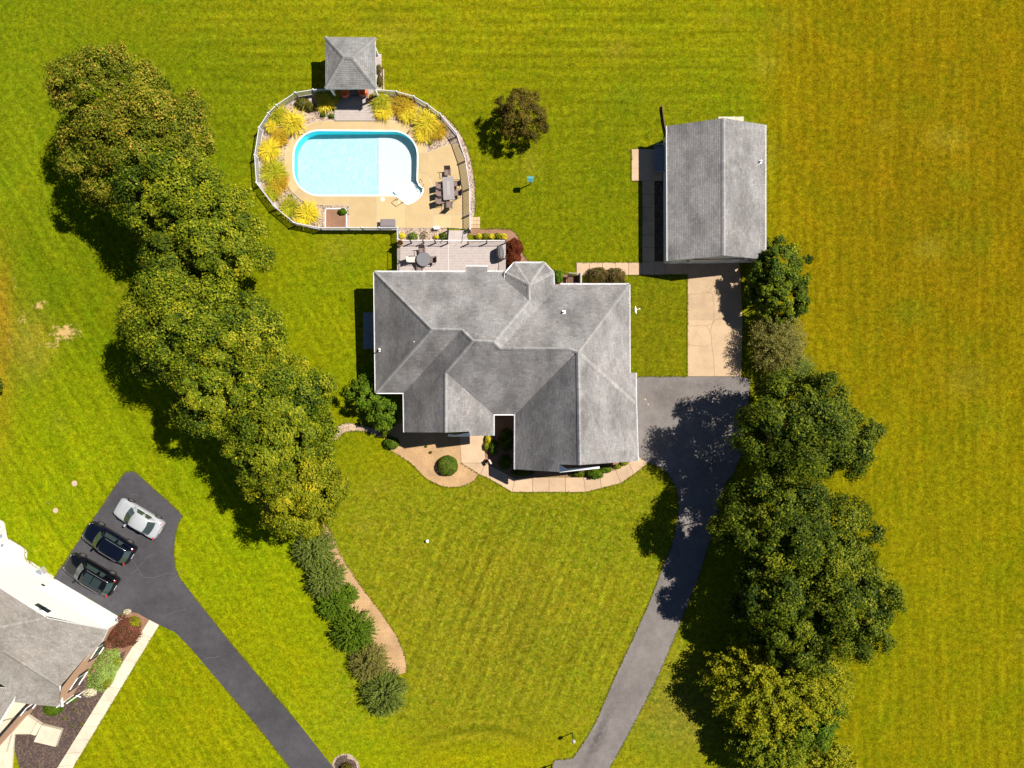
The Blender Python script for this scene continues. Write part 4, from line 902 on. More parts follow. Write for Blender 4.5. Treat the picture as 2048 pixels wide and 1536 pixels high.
mb = MB(); mb.add([(g1.x, g1.y, -.1), (gF.x, gF.y, -.1), (gF.x, gF.y, .065 * H - .08), (g1.x, g1.y, .042 * H - .05)], [(0, 3, 2, 1)]); mb.add([(gF.x, gF.y, -.1), (g2.x, g2.y, -.1), (g2.x, g2.y, .034 * H - .05), (gF.x, gF.y, .065 * H - .08)], [(0, 3, 2, 1)])
ga = P(98, 1380); mb.add([(g2.x, g2.y, -.1), (ga.x, ga.y, -.1), (ga.x, ga.y, .036 * H), (g2.x, g2.y, .034 * H - .05)], [(0, 3, 2, 1)])
gb, gc = P(68, 1418), P(30, 1434); gd = P(-30, 1530)
mb.add([(gb.x, gb.y, -.1), (gd.x, gd.y, -.1), (gd.x, gd.y, .045 * H), (gb.x, gb.y, .045 * H)], [(0, 3, 2, 1)])
mb.add([(ga.x, ga.y, -.1), (gb.x, gb.y, -.1), (gb.x, gb.y, .045 * H), (ga.x, ga.y, .036 * H)], [(0, 3, 2, 1)])
bw(mb, 'brick_wall', M['brick'], nh)
for s in (.26, .66): window(nh, g2, g1, s - .075, s + .075, .6, 1.9, True)
window(nh, gb, ga, .3, .7, .8, 2.4)
for (px, py, a) in ((123.5, 1414, .05),):
    v = P(px, py, a); mb = MB(); mb.tube([Vector((v.x, v.y, 2.5)), Vector((v.x, v.y, .1)), Vector((v.x + .5, v.y + .15, .05))], .05, 6); bw(mb, 'downspout', M['trim'], nh)
mb = MB(); mb.tube([Vector((g2.x + .1, g2.y, 2.5)), Vector((g2.x + .1, g2.y, .1)), Vector((g2.x + .7, g2.y - .2, .06))], .05, 6); bw(mb, 'downspout', M['trim'], nh)
t = thing('air_conditioner', 'grey air conditioner unit on the gravel beside the white wall', 'air conditioner', P(86, 1142), .55)
mb = MB(); mb.box((0, 0, .3), (.62, .62, .6)); mb.build('casing', M['acgrey'], t); mb = MB(); mb.lathe([(.26, .6), (.26, .63), (.05, .64)]); mb.build('fan_grille', M['bluegrey'], t)
t = thing('round_cover', 'round white cover lying on the pale gravel beside the white wall', 'cover', P(20, 1102)); mb = MB(); mb.lathe([(.82, 0), (.82, .05), (.5, .16), (.05, .2)], n=28); mb.build('cover_shell', M['white'], t, True)
for px, py in ((3, 1072), (6, 1091)):
    t = thing('garden_stone', 'small dark object on pale gravel at the left edge, ' + ('upper of two' if py < 1080 else 'lower of two'), 'stone', P(px, py)); mb = MB(); mb.lathe([(.14, 0), (.16, .08), (.08, .16), (.01, .17)], n=8); mb.build('stone_body', M['bluegrey'], t)
# ---------------------------------------------------------------- vegetation
def unit(v): return v / (np.linalg.norm(v, axis=1, keepdims=True) + 1e-9)
def sphere(n, rs): return unit(rs.normal(size=(n, 3)))
def leaves(c, nrm, size, asp, tone, mat, name):
    n = len(c); nrm = unit(nrm); h = unit(NR.normal(size=(n, 3))); t = unit(np.cross(nrm, h)); b = np.cross(nrm, t)
    s = size[:, None]; V = np.empty((n, 4, 3)); V[:, 0] = c + t * s; V[:, 1] = c + b * s * asp; V[:, 2] = c - t * s; V[:, 3] = c - b * s * asp
    V[:, 0] -= nrm * s * .25; V[:, 2] -= nrm * s * .25
    F = np.arange(n * 4).reshape(n, 4); return npmesh(name, V.reshape(-1, 3), F, mat, np.clip(tone, 0, 1))
def crown_pts(Rc, zc, rz, nl, ns, nleaf, rs, lobe=.30, sub=.27, flat=.75, low=-.55, spread=1.0):
    i = np.arange(nl) + .5; z = 1 - i / nl * (1 - low); ph = i * 2.39996 + rs.rand() * 6
    d = np.stack([np.sqrt(np.clip(1 - z * z, 0, 1)) * np.cos(ph), np.sqrt(np.clip(1 - z * z, 0, 1)) * np.sin(ph), z], 1) + rs.normal(size=(nl, 3)) * .09
    rr = (1 - lobe * .75) * rs.uniform(.66, 1.05, nl)[:, None]
    lc = d * rr * np.array([Rc, Rc, rz]) + np.array([0, 0, zc]); lr = lobe * Rc * rs.uniform(.62, 1.22, nl)
    ltone = rs.normal(0, .09, nl)
    L = np.repeat(np.arange(nl), ns); u = sphere(nl * ns, rs); dd = unit(d)[L]; u = unit(u + dd * .55 + np.array([0, 0, .25]))
    sc = lc[L] + u * lr[L][:, None] * np.array([1, 1, flat]) * rs.uniform(.55, 1.05, (nl * ns, 1)); sr = sub * lr[L] * rs.uniform(.8, 1.35, nl * ns); st = ltone[L] + rs.normal(0, .10, nl * ns)
    K = rs.randint(0, nl * ns, nleaf); q = sphere(nleaf, rs) * (rs.rand(nleaf, 1) ** .45); p = sc[K] + q * sr[K][:, None] * np.array([1.15, 1.15, .7]) * 1.25
    out = unit(p - np.array([0, 0, zc]) ); nrm = unit(q * .6 + u[K] * .55 + out * .3 + np.array([0, 0, .5]) + rs.normal(size=(nleaf, 3)) * .45)
    tone = .40 + st[K] + rs.normal(0, .15, nleaf) + q[:, 2] * .10 + (rs.rand(nleaf) > .93) * .38
    return p, nrm, tone, lc
def trunk_mesh(zc, Rc, tips, r0, mat, name, rs):
    mb = MB(); fork = zc * .42; pts = [Vector((0, 0, -.1)), Vector((.04, .03, fork * .5)), Vector((0, .06, fork)), Vector((0, 0, zc * 1.05))]; mb.tube(pts, [r0 * 1.25, r0, r0 * .85, r0 * .25], 8)
    for k, tp in enumerate(tips):
        b = Vector((0, 0, fork * rs.uniform(.8, 1.5))); e = Vector(tp); m = b.lerp(e, .5) + Vector((0, 0, -.12 * Rc)); mb.tube([b, b.lerp(m, .6), m, b.lerp(e, .8), e], [r0 * .42, r0 * .33, r0 * .26, r0 * .16, r0 * .05], 5)
    return mb.mesh(name, mat)
def tree(px, py, rpx, h, kind, label, nleaf=26000, leaf=.13, group=None, nl=34, name='deciduous_tree', rzk=.42, low=-.5, r0=.2, lobe=.30, cat='tree', flat=.75, ns=18, asp=.62):
    """rpx: crown radius in the photo; h: top height; (px,py): crown centre in the photo"""
    h *= (1.36 if px < 700 else 1.18) if h > 5 else 1; nleaf = int(nleaf * 1.5) if h > 4 else nleaf; leaf = leaf * .78 if h > 4 else leaf
    zc = h * (1 - rzk); rz = h * rzk; g = PZ(px, py, zc + rz * .25); rs = np.random.RandomState(int(px * 7 + py * 3) % 99991)
    Rc = rpx * (H - zc) / FP
    p, nrm, tone, lc = crown_pts(Rc, zc, rz, nl, ns, nleaf, rs, lobe=lobe, low=low, flat=flat)
    k = p[:, 2] > .15; p, nrm, tone = p[k], nrm[k], tone[k]
    t = thing(name, label, cat, (g.x, g.y, 0), group=group)
    me = leaves(p, nrm, leaf * rs.uniform(.65, 1.25, len(p)), asp, tone, LF[kind], 'crown'); link('crown', me, t)
    link('trunk', trunk_mesh(zc, Rc, lc[::max(1, nl // 10)], r0, M['bark'], 'trunk', rs), t)
    return t
def spiky(px, py, rpx, h, kind, label, n=260, per=46, leaf=.07, name='evergreen_shrub', group=None, droop=.35, thick=.10, cat='shrub', low=.02, elong=1.0, rot=0):
    """shrub or tree made of many radiating shoots"""
    zc = h * .35; g = PZ(px, py, h * .5); rs = np.random.RandomState(int(px * 5 + py * 11) % 99991); Rc = rpx * (H - h * .5) / FP
    d = sphere(n, rs); d[:, 2] = np.abs(d[:, 2]) * .95 + low; d = unit(d); L = rs.uniform(.72, 1.05, n)
    sc = np.array([Rc, Rc * elong, h - zc]); s = rs.uniform(.38, 1.0, (n, per)) ** .8
    base = np.array([0, 0, zc]); p = base + d[:, None, :] * s[..., None] * L[:, None, None] * sc
    p[..., 2] -= droop * Rc * (s ** 3) * (1 - d[:, None, 2]) * .5
    p += rs.normal(size=p.shape) * thick * (1.15 - s[..., None] * .8)
    st = rs.normal(0, .09, n)[:, None] + (s - .6) * .35
    p = p.reshape(-1, 3); dd = np.repeat(d, per, 0); nrm = unit(dd * .25 + np.array([0, 0, .9]) + rs.normal(size=p.shape) * .5); tone = (.42 + st + rs.normal(0, .13, (n, per))).ravel()
    ca, sa = math.cos(rot), math.sin(rot); x, y = p[:, 0] * ca - p[:, 1] * sa, p[:, 0] * sa + p[:, 1] * ca; p = np.stack([x, y, np.maximum(p[:, 2], .05)], 1)
    t = thing(name, label, cat, (g.x, g.y, 0), group=group)
    link('foliage', leaves(p, nrm, leaf * rs.uniform(.6, 1.3, len(p)), .5, tone, LF[kind], 'foliage'), t)
    mb = MB()
    mb.tube([(0, 0, -.05), (0, 0, zc), (0, 0, h * .7)], [.07, .05, .02], 6)
    for k in range(0, n, max(1, n // 14)): e = Vector(base + d[k] * sc * .8); mb.tube([(0, 0, zc * .5), e * .5, e], [.035, .025, .008], 4)
    mb.build('trunk' if cat == 'tree' else 'stems', M['bark'], t)
    return t
def mound(px, py, rx, ry, h, kind, label, n=3500, leaf=.06, name='shrub', cat='shrub', group=None, rot=0, tight=.9, z0=0, asp=.6, pos=None):
    """clipped or loose low bush; rx, ry in photo pixels"""
    g = PZ(px, py, z0 + h * .4); rs = np.random.RandomState(int(px * 13 + py * 17) % 99991); k = H / FP
    d = sphere(n, rs); d[:, 2] = np.abs(d[:, 2]); s = rs.uniform(tight, 1.04, (n, 1))
    bumpy = 1 + .10 * np.sin(d[:, :1] * 7 + px) * np.cos(d[:, 1:2] * 6 + py) + .06 * np.sin(d[:, 2:] * 11 + d[:, :1] * 9)
    if tight > .93: bumpy = 1 + (bumpy - 1) * .3
    p = d * s * bumpy * np.array([rx * k, ry * k, h]); p += rs.normal(size=p.shape) * leaf * .4
    nrm = unit(d * np.array([1, 1, .8]) + rs.normal(size=p.shape) * .45 + np.array([0, 0, .3])); tone = .42 + rs.normal(0, .16, n) + .12 * np.sin(p[:, 0] * 5) * np.cos(p[:, 1] * 6)
    ca, sa = math.cos(rot), math.sin(rot); x, y = p[:, 0] * ca - p[:, 1] * sa, p[:, 0] * sa + p[:, 1] * ca; p = np.stack([x, y, np.maximum(p[:, 2], .03)], 1)
    t = thing(name, label, cat, (g.x, g.y, z0), group=group)
    link('foliage', leaves(p, nrm, leaf * rs.uniform(.6, 1.3, n), asp, tone, LF[kind], 'foliage'), t)
    mb = MB()
    for a in range(5): e = Vector((math.cos(a * 1.26) * rx * k * .5, math.sin(a * 1.26) * ry * k * .5, h * .6)); mb.tube([(0, 0, -.03), e * .5, e], [.03, .02, .01], 4)
    mb.build('stems', M['bark'], t)
    return t
def ograss(px, py, rpx, h, kind, label, n=520, group='ornamental grass clumps in the beds around the pool', wd=.022):
    g = PZ(px, py, h * .4); rs = np.random.RandomState(int(px * 3 + py * 29) % 99991); Rc = rpx * H / FP
    a = rs.uniform(0, 2 * math.pi, n); r = Rc * rs.uniform(.25, 1.08, n); hh = h * rs.uniform(.6, 1.1, n) * (1.05 - .35 * r / Rc); b0 = rs.normal(size=(n, 2)) * Rc * .13
    ts = np.array([0, .35, .7, 1.0]); dx, dy = np.cos(a), np.sin(a); lean = rs.normal(0, .25, n)
    C0 = np.empty((n, 4, 3))
    for j, s in enumerate(ts):
        C0[:, j, 0] = b0[:, 0] + dx * r * s ** 1.25 - dy * r * lean * s * s; C0[:, j, 1] = b0[:, 1] + dy * r * s ** 1.25 + dx * r * lean * s * s; C0[:, j, 2] = hh * (1.9 * s - 1.25 * s * s) + .02
    wv = np.stack([-dy, dx, np.zeros(n)], 1)[:, None, :] * (wd * np.array([1, 1, .8, .12]))[None, :, None] * rs.uniform(.7, 1.4, (n, 1, 1))
    V = np.concatenate([C0 - wv, C0 + wv], 1); F = []
    for j in range(3): F.append(np.stack([np.arange(n) * 8 + j, np.arange(n) * 8 + j + 1, np.arange(n) * 8 + 5 + j, np.arange(n) * 8 + 4 + j], 1))
    F = np.concatenate(F); base = np.clip(.5 + rs.normal(0, .17, n), 0, 1); tone = np.concatenate([base - .3, base, base + .15])
    t = thing('ornamental_grass', label, 'grass clump', (g.x, g.y, .03), group=group)
    link('blades', npmesh('blades', V.reshape(-1, 3), F, LF[kind], np.clip(tone, 0, 1)), t)
    mb = MB(); mb.lathe([(Rc * .22, 0), (Rc * .16, h * .25), (.02, h * .3)], n=8); mb.build('tuft_base', M['bark'], t)
    return t

TG = 'trees in the left hand row'; TG2 = 'trees in the right hand row'
tree(212, 198, 112, 8.5, 'myr', 'rusty tipped bushy tree at the top left end of the long left row', 30000, .115, TG, lobe=.26, nl=46)
tree(305, 275, 118, 8.2, 'myr', 'olive rusty tree right below the topmost tree, bulging toward the pool', 30000, .115, TG, lobe=.26, nl=46)
tree(208, 322, 92, 7.2, 'myr', 'orange tipped tree on the outer left edge of the left row, second down', 20000, .115, TG, lobe=.28)
tree(330, 395, 112, 8.4, 'oak', 'broad green tree in the left row level with the planter end of the pool', 28000, .13, TG)
tree(415, 470, 108, 8.5, 'oak', 'rounded green tree in the left row nearest to the pool fence corner', 28000, .13, TG)
tree(352, 520, 86, 8.0, 'deep', 'darker green tree tucked behind in the middle of the left row', 16000, .13, TG)
tree(370, 655, 122, 9.0, 'oak', 'widest green tree of the left row, level with the house roof', 34000, .13, TG, nl=42)
tree(478, 668, 98, 8.2, 'oak', 'green tree in the left row with its edge on the lawn facing the house', 22000, .13, TG)
tree(430, 775, 106, 8.6, 'oak', 'green tree in the left row just above the lowest shadow gap', 26000, .13, TG)
tree(552, 800, 104, 8.3, 'oak', 'green tree in the left row closest to the white gravel path', 26000, .13, TG)
tree(545, 888, 112, 8.2, 'oak', 'green tree in the left row directly above the lime coloured tree', 28000, .13, TG)
tree(592, 982, 94, 7.6, 'lime', 'bright lime green tree at the lower end of the left row', 28000, .115, TG, nl=40)
tree(1045, 226, 52, 4.2, 'rust', 'small round tree with rusty brown leaves alone on the back lawn', 11000, .085, lobe=.26, nl=30, r0=.09)
tree(1558, 530, 60, 4.8, 'gloss', 'dense dark green leafy tree beside the garage corner', 18000, .11, TG2, lobe=.24, nl=40, rzk=.46, low=-.7)
tree(1562, 594, 60, 4.6, 'gloss', 'dense dark green leafy tree directly below the one at the garage corner', 18000, .11, TG2, lobe=.24, nl=40, rzk=.46, low=-.7)
spiky(1556, 688, 62, 4.2, 'olive', 'wispy olive brown shrub tree between the glossy tree and the big trees', 620, 40, .055, 'brush_tree', TG2, .15, .16, 'tree', .1, 1.25)
spiky(1590, 745, 48, 3.4, 'grey', 'silvery wispy shrub at the field edge above the big trees', 420, 34, .05, 'brush_tree', TG2, .15, .15, 'tree', .1, 1.0)
tree(1600, 858, 128, 9.6, 'deep', 'dark green spreading tree casting shade across the upper driveway', 34000, .13, TG2, nl=40)
tree(1682, 885, 78, 8.0, 'deep', 'dark green tree bulging toward the ochre field, uppermost of that side', 16000, .13, TG2)
tree(1560, 1050, 112, 9.6, 'deep', 'dark green tree overhanging the driveway bend', 28000, .13, TG2)
tree(1645, 1090, 108, 9.2, 'deep', 'dark green tree in the middle of the right row by the field', 26000, .13, TG2)
tree(1705, 1220, 104, 9.6, 'deep', 'large dark tree reaching farthest right over the field', 28000, .13, TG2, nl=40)
tree(1570, 1195, 106, 8.4, 'deep', 'shaded green tree below the driveway bend tree, between driveway and field', 26000, .13, TG2)
tree(1600, 1285, 70, 7.4, 'deep', 'narrow dark tree above the yellow fronded tree', 12000, .13, TG2)
spiky(1562, 1372, 155, 7.4, 'lime', 'yellow green tree with long radiating branches below the dark trees', 620, 130, .11, 'fronded_tree', TG2, .25, .34, 'tree', .04, .72)
tree(1625, 1440, 62, 5.2, 'green', 'bright green leafy tree right of the fronded tree', 12000, .11, TG2)
spiky(1545, 1480, 92, 5.6, 'oak', 'dark branching tree at the bottom edge below the fronded tree', 420, 110, .11, 'fronded_tree', TG2, .25, .32, 'tree', .04, .9)
spiky(1640, 1530, 80, 5.0, 'lime', 'yellow tipped tree cut by the bottom edge right of the driveway', 360, 80, .11, 'fronded_tree', TG2, .25, .3, 'tree', .04, .7)
tree(-22, 768, 22, 2.6, 'deep', 'sliver of a dark shrub at the left edge of the lawn', 3000, .07, name='shrub', cat='shrub', r0=.05)
# small tree by the house wall
tree(737, 790, 40, 3.4, 'green', 'small grey green tree at the west corner of the large house', 7000, .085, nl=18, r0=.07)
tree(766, 832, 33, 2.8, 'green', 'bright green leafy shrub tree between the west corner and the entry wing', 5200, .08, nl=16, r0=.06)
# shrub border on the lower left
SG = 'evergreen shrubs along the mulch strip'
spiky(626, 1100, 49, 2.3, 'grey', 'grey green feathery shrub directly below the lime tree', 520, 46, .055, group=SG, droop=.5, thick=.07)
spiky(650, 1158, 46, 2.2, 'grey', 'grey green feathery shrub, second from the top of the mulch strip', 520, 46, .055, group=SG, droop=.5, thick=.07)
spiky(668, 1208, 40, 2.0, 'green', 'green tufted shrub beside the narrowest part of the mulch strip', 340, 44, .055, group=SG, thick=.05)
spiky(694, 1190, 25, 1.5, 'green', 'smaller green tufted shrub pressed against the mulch strip edge', 240, 40, .05, group=SG, thick=.05)
spiky(707, 1265, 50, 2.4, 'green', 'bright green tufted round shrub in the middle of the mulch strip', 420, 50, .06, group=SG, thick=.045)
spiky(738, 1328, 46, 2.0, 'olive', 'olive brown feathery shrub beside the wide end of the mulch strip', 400, 42, .05, group=SG, droop=.5, thick=.07)
spiky(768, 1388, 55, 2.3, 'grey', 'grey green spiky shrub at the bottom end of the mulch strip', 440, 46, .055, group=SG, droop=.5, thick=.06)
# house front planting
mound(894, 932, 20.5, 20, 1.1, 'green', 'clipped round green bush in the tan mulch bed before the entry', 5200, .04, tight=.96)
mound(782, 887, 16, 12, .7, 'green', 'low loose green bush at the left end of the tan mulch bed', 1600, .06)
mound(768, 868, 9, 8, .6, 'deep', 'small dark green bush between the gravel path and the mulch bed', 700, .05)
mound(978, 878, 8, 10, .6, 'gold', 'small yellow green bush right of the entry walk', 900, .05)
mound(973, 892, 7, 10, .5, 'lime', 'yellow olive low bush on the edge of the entry walk', 700, .05)
mound(987, 896, 8, 15, .9, 'green', 'upright oval green bush right of the entry walk', 1500, .05)
mound(1012, 880, 15, 22, 1.0, 'deep', 'dark shaded bush in the recess between the entry and garage wings', 1600, .07)
mound(1010, 925, 13, 15, .8, 'deep', 'dark shaded bush at the front corner of the garage wing', 1200, .06)
mound(1045, 944, 22, 8, .7, 'deep', 'shaded bush under the front gable of the garage wing', 1300, .06)
mound(1155, 948, 16, 5, .6, 'deep', 'flat dark bush under the garage gable beside the front walk', 900, .05)
mound(1190, 946, 18, 12, .9, 'green', 'rounded green bush spilling onto the front walk', 2600, .05)
mound(1209, 939, 14, 7, .7, 'green', 'green bush under the right end of the garage gable', 1300, .05)
mound(1234, 933, 9, 4, .35, 'lime', 'small speckled yellow bush by the right end of the front walk', 500, .05)
mound(1248, 927, 8, 4, .4, 'lime', 'small yellow bush below the gutter end of the garage wing', 500, .05)
mound(852, 893, 2.5, 2, .2, 'deep', 'tiny dark plant in the tan mulch, left of two', 120, .04); mound(861, 905, 3, 2.6, .2, 'rust', 'tiny brown plant in the tan mulch, right of two', 140, .04)
# around the turret and the deck
mound(1029, 494, 17, 17, 1.0, 'red', 'burgundy round shrub at the deck corner, upper of two', 3600, .05); mound(1026, 519, 16, 19, 1.0, 'red', 'burgundy shrub between the deck and the turret roof, lower of two', 3400, .05)
for i, x in enumerate((958, 970, 983, 995, 1007)):
    mound(x, 473 - (i % 2), 8, 6, .45, 'lime' if i % 2 else 'gold', 'yellow green low plant along the north side of the deck, %s from the left' % ('first', 'second', 'third', 'fourth', 'fifth')[i], 420, .05, group='low plants beside the deck')
mound(1116, 553, 11, 13, .9, 'green', 'bright green leafy bush at the right side of the turret', 1500, .06)
mound(1197, 552, 25, 18, 1.3, 'barb', 'brown green barberry bush beside the walk, left half', 3200, .055, tight=.8); mound(1230, 553, 23, 18, 1.3, 'barb', 'brown green barberry bush beside the walk, right half', 3000, .055, tight=.8)
mound(758, 140, 6, 12, .5, 'rust', 'dry brown bush beside the pavilion, upper of two', 700, .05); mound(760, 163, 6, 14, .5, 'rust', 'dry brown bush beside the pavilion, lower of two', 800, .05)
# pool beds
ograss(652, 204, 22, 1.1, 'gold', 'yellow grass clump just left of the pavilion deck')
ograss(668, 190, 18, 1.2, 'gblade', 'dark green grass clump in the pavilion shade'); ograss(640, 190, 12, .9, 'gblade', 'green grass clump behind the rose bush', 300)
ograss(586, 246, 30, 1.25, 'gold', 'large yellow grass clump at the upper left curve of the patio')
ograss(555, 228, 24, 1.1, 'gblade', 'yellow green grass clump against the upper left fence')
ograss(543, 252, 16, .9, 'gold', 'small yellow grass clump in the fence curve', 320); ograss(560, 275, 20, .8, 'straw', 'dull green brown grass clump between two yellow ones')
ograss(540, 300, 28, 1.15, 'gold', 'large yellow grass clump at the left end of the pool'); ograss(548, 345, 30, .9, 'gblade', 'wide green feathery clump below the left end of the pool', 700)
ograss(558, 366, 24, .85, 'straw', 'orange tinged feathery clump beside the wide green one', 500); ograss(545, 385, 20, .7, 'gblade', 'green feathery clump near the lower left fence corner', 400)
ograss(580, 415, 24, .8, 'gblade', 'green feathery clump at the lower left curve'); ograss(616, 427, 27, 1.1, 'gold', 'yellow grass clump with a rusty heart left of the square planter')
ograss(605, 437, 18, .8, 'gold', 'small yellow grass clump against the bottom fence', 300)
ograss(762, 202, 25, 1.2, 'gblade', 'yellow green grass clump right of the pavilion deck'); ograss(768, 222, 22, 1.0, 'gold', 'yellow grass clump touching the deck from the right')
ograss(806, 208, 28, 1.2, 'straw', 'rust coloured tall grass clump along the top fence'); ograss(816, 226, 22, 1.0, 'gold', 'yellow grass clump between the rusty clump and the pool curve')
ograss(852, 244, 33, 1.3, 'gold', 'largest yellow grass clump at the upper right of the pool'); ograss(876, 262, 22, 1.0, 'straw', 'rust tinged grass clump next to the right fence')
ograss(846, 268, 20, .9, 'gold', 'yellow grass clump overhanging the patio edge', 360)
mound(605, 207, 16, 11, .7, 'rose', 'rose bush with red blooms by the upper left fence', 1500, .05); mound(620, 214, 13, 9, .6, 'rose', 'second rose bush with red blooms beside the yellow grass', 1100, .05)
mound(646, 229, 5, 5, .35, 'green', 'small green plant left of the pavilion deck, left of two', 300, .05); mound(663, 232, 5.5, 5, .35, 'green', 'small green plant touching the pavilion deck, right of two', 320, .05)
mound(581, 392, 5, 3, .25, 'green', 'tiny green plant on the gravel at the lower left curve', 160, .05); mound(685, 423, 9, 6.5, .5, 'green', 'dark green plant in the corner of the square planter', 700, .06)
mound(861, 286, 4, 4, .3, 'lime', 'tiny yellow plant in the gravel wedge', 160, .05)
mound(804, 471, 7, 6, .5, 'gold', 'yellow plant left in the gravel bed by the deck', 320, .05); mound(825, 473, 10, 8, .6, 'green', 'green plant in the gravel bed by the deck', 600, .05)
mound(848, 470, 8, 8, .5, 'rust', 'dry brown plant in the gravel bed by the deck', 260, .035); mound(873, 474, 6, 4, .4, 'gold', 'small yellow plant in the gravel bed by the stairs', 220, .05); mound(886, 472, 8, 7, .55, 'green', 'green plant beside the stairs', 520, .05)
# neighbour's planting
mound(245, 1266, 33, 30, 1.7, 'redmix', 'large red green shrub at the corner of the neighbouring house', 6500, .06, tight=.75); mound(222, 1283, 15, 14, 1.2, 'pink', 'pink flowering shrub pressed against the brick wall', 1500, .06)
mound(266, 1246, 13, 12, .7, 'lime', 'yellow green bush right of the red green shrub', 1100, .05); mound(253, 1224, 8, 5, .4, 'white', 'small white flowering plant at the driveway edge', 300, .05)
mound(208, 1340, 27, 46, .35, 'cover', 'pale green ground cover along the brick wall', 5200, .07, rot=math.radians(-32)); mound(232, 1322, 9, 12, .35, 'lime', 'yellow green plant at the top of the ground cover', 500, .05)
mound(215, 1365, 8, 16, .35, 'lime', 'yellow green plant at the edge of the neighbour walk', 600, .05, rot=math.radians(-32))
mound(178, 1386, 13, 8, .5, 'white', 'white blooming plant in the dark mulch', 900, .05); mound(141, 1397, 12, 8, .5, 'green', 'bright green low plant in the dark mulch', 700, .06)
mound(104, 1417, 18, 15, .9, 'green', 'clipped round bush before the neighbouring house', 3600, .04, tight=.96)
mound(692, 1541, 12, 13, .9, 'rust', 'brown leaved bush in the round mulch bed at the bottom edge', 1400, .06)
for i, (x, y) in enumerate(((128, 1437), (150, 1420), (163, 1447), (145, 1452))): mound(x, y, 3, 2.5, .15, 'rose', 'small pink sprout in the dark mulch, %s' % ('left', 'top', 'right', 'bottom')[i], 120, .05, group='sprouts in the dark mulch')

# grass creeping over the edges of paving and beds
def fringe(lines, n_per_m, name, mat, parent=None):
    P_, T_ = [], []
    for ln in lines:
        q = np.array(G2(ln))
        for a, b in zip(q[:-1], q[1:]):
            L = np.linalg.norm(b - a); k = NR.poisson(L * n_per_m)
            if k: s = NR.rand(k, 1); d = (b - a) / (L + 1e-9); off = NR.normal(0, .045, (k, 1)) + .02 * np.sin(s * L * 3 + a[0]); P_.append(a + (b - a) * s + np.array([-d[1], d[0]]) * off)
    p = np.concatenate(P_); p = np.concatenate([p, NR.uniform(.035, .075, (len(p), 1))], 1)
    nrm = NR.normal(size=p.shape) * .5 + np.array([0, 0, 1]); me = leaves(p, nrm, NR.uniform(.025, .065, len(p)), .5, NR.normal(.42, .2, len(p)), mat, name); link(name, me, None, 'stuff')
turf = m_leaf('edge_grass', [(.05, .06, .002), (.115, .125, .003), (.15, .155, .004), (.24, .20, .02)], .2)
fringe([left_drive[:6] , left_drive[11:15], left_drive[17:] + left_drive[:1], Lr, Rr, [(1145, 1516), (1109, 1520), (1100, 1540)], [(1272, 753), (1375, 753)], [(1375, 752), (1375, 550)],
        [(921, 926), (955, 946), (980, 958), (1024, 984), (1171, 984), (1203, 976), (1242, 966), (1268, 948), (1296, 926)], [(1153, 525), (1284, 525)], [(1257, 551), (1375, 550)], [(1263, 298), (1263, 362), (1284, 362), (1284, 523)],
        [(319, 1250), (196, 1453), (150, 1530)]], 55, 'grass_edge', turf)
fringe([curve([(782, 902), (820, 925), (848, 953), (868, 966), (890, 974), (912, 975), (934, 970), (948, 962), (957, 949)], 3), curve([(645, 1046), (655, 1050), (680, 1105), (716, 1163), (757, 1218), (790, 1265), (803, 1292), (813, 1322), (813, 1344)], 3),
        curve([(961, 458), (1000, 457), (1022, 460), (1036, 472), (1048, 512), (1060, 521), (1085, 528), (1112, 542), (1152, 552)], 3), curve([(879, 235), (886, 229), (905, 248), (922, 270), (936, 300), (945, 335), (950, 372), (951, 410), (949, 428)], 3),
        curve([(664, 880), (664, 866), (672, 855), (690, 846), (715, 848), (745, 856)], 3), curve([(677, 876), (690, 865), (715, 862), (740, 866)], 3), curve([(16, 1076), (50, 1097), (53, 1120), (108, 1153)], 3)], 60, 'grass_edge', turf)
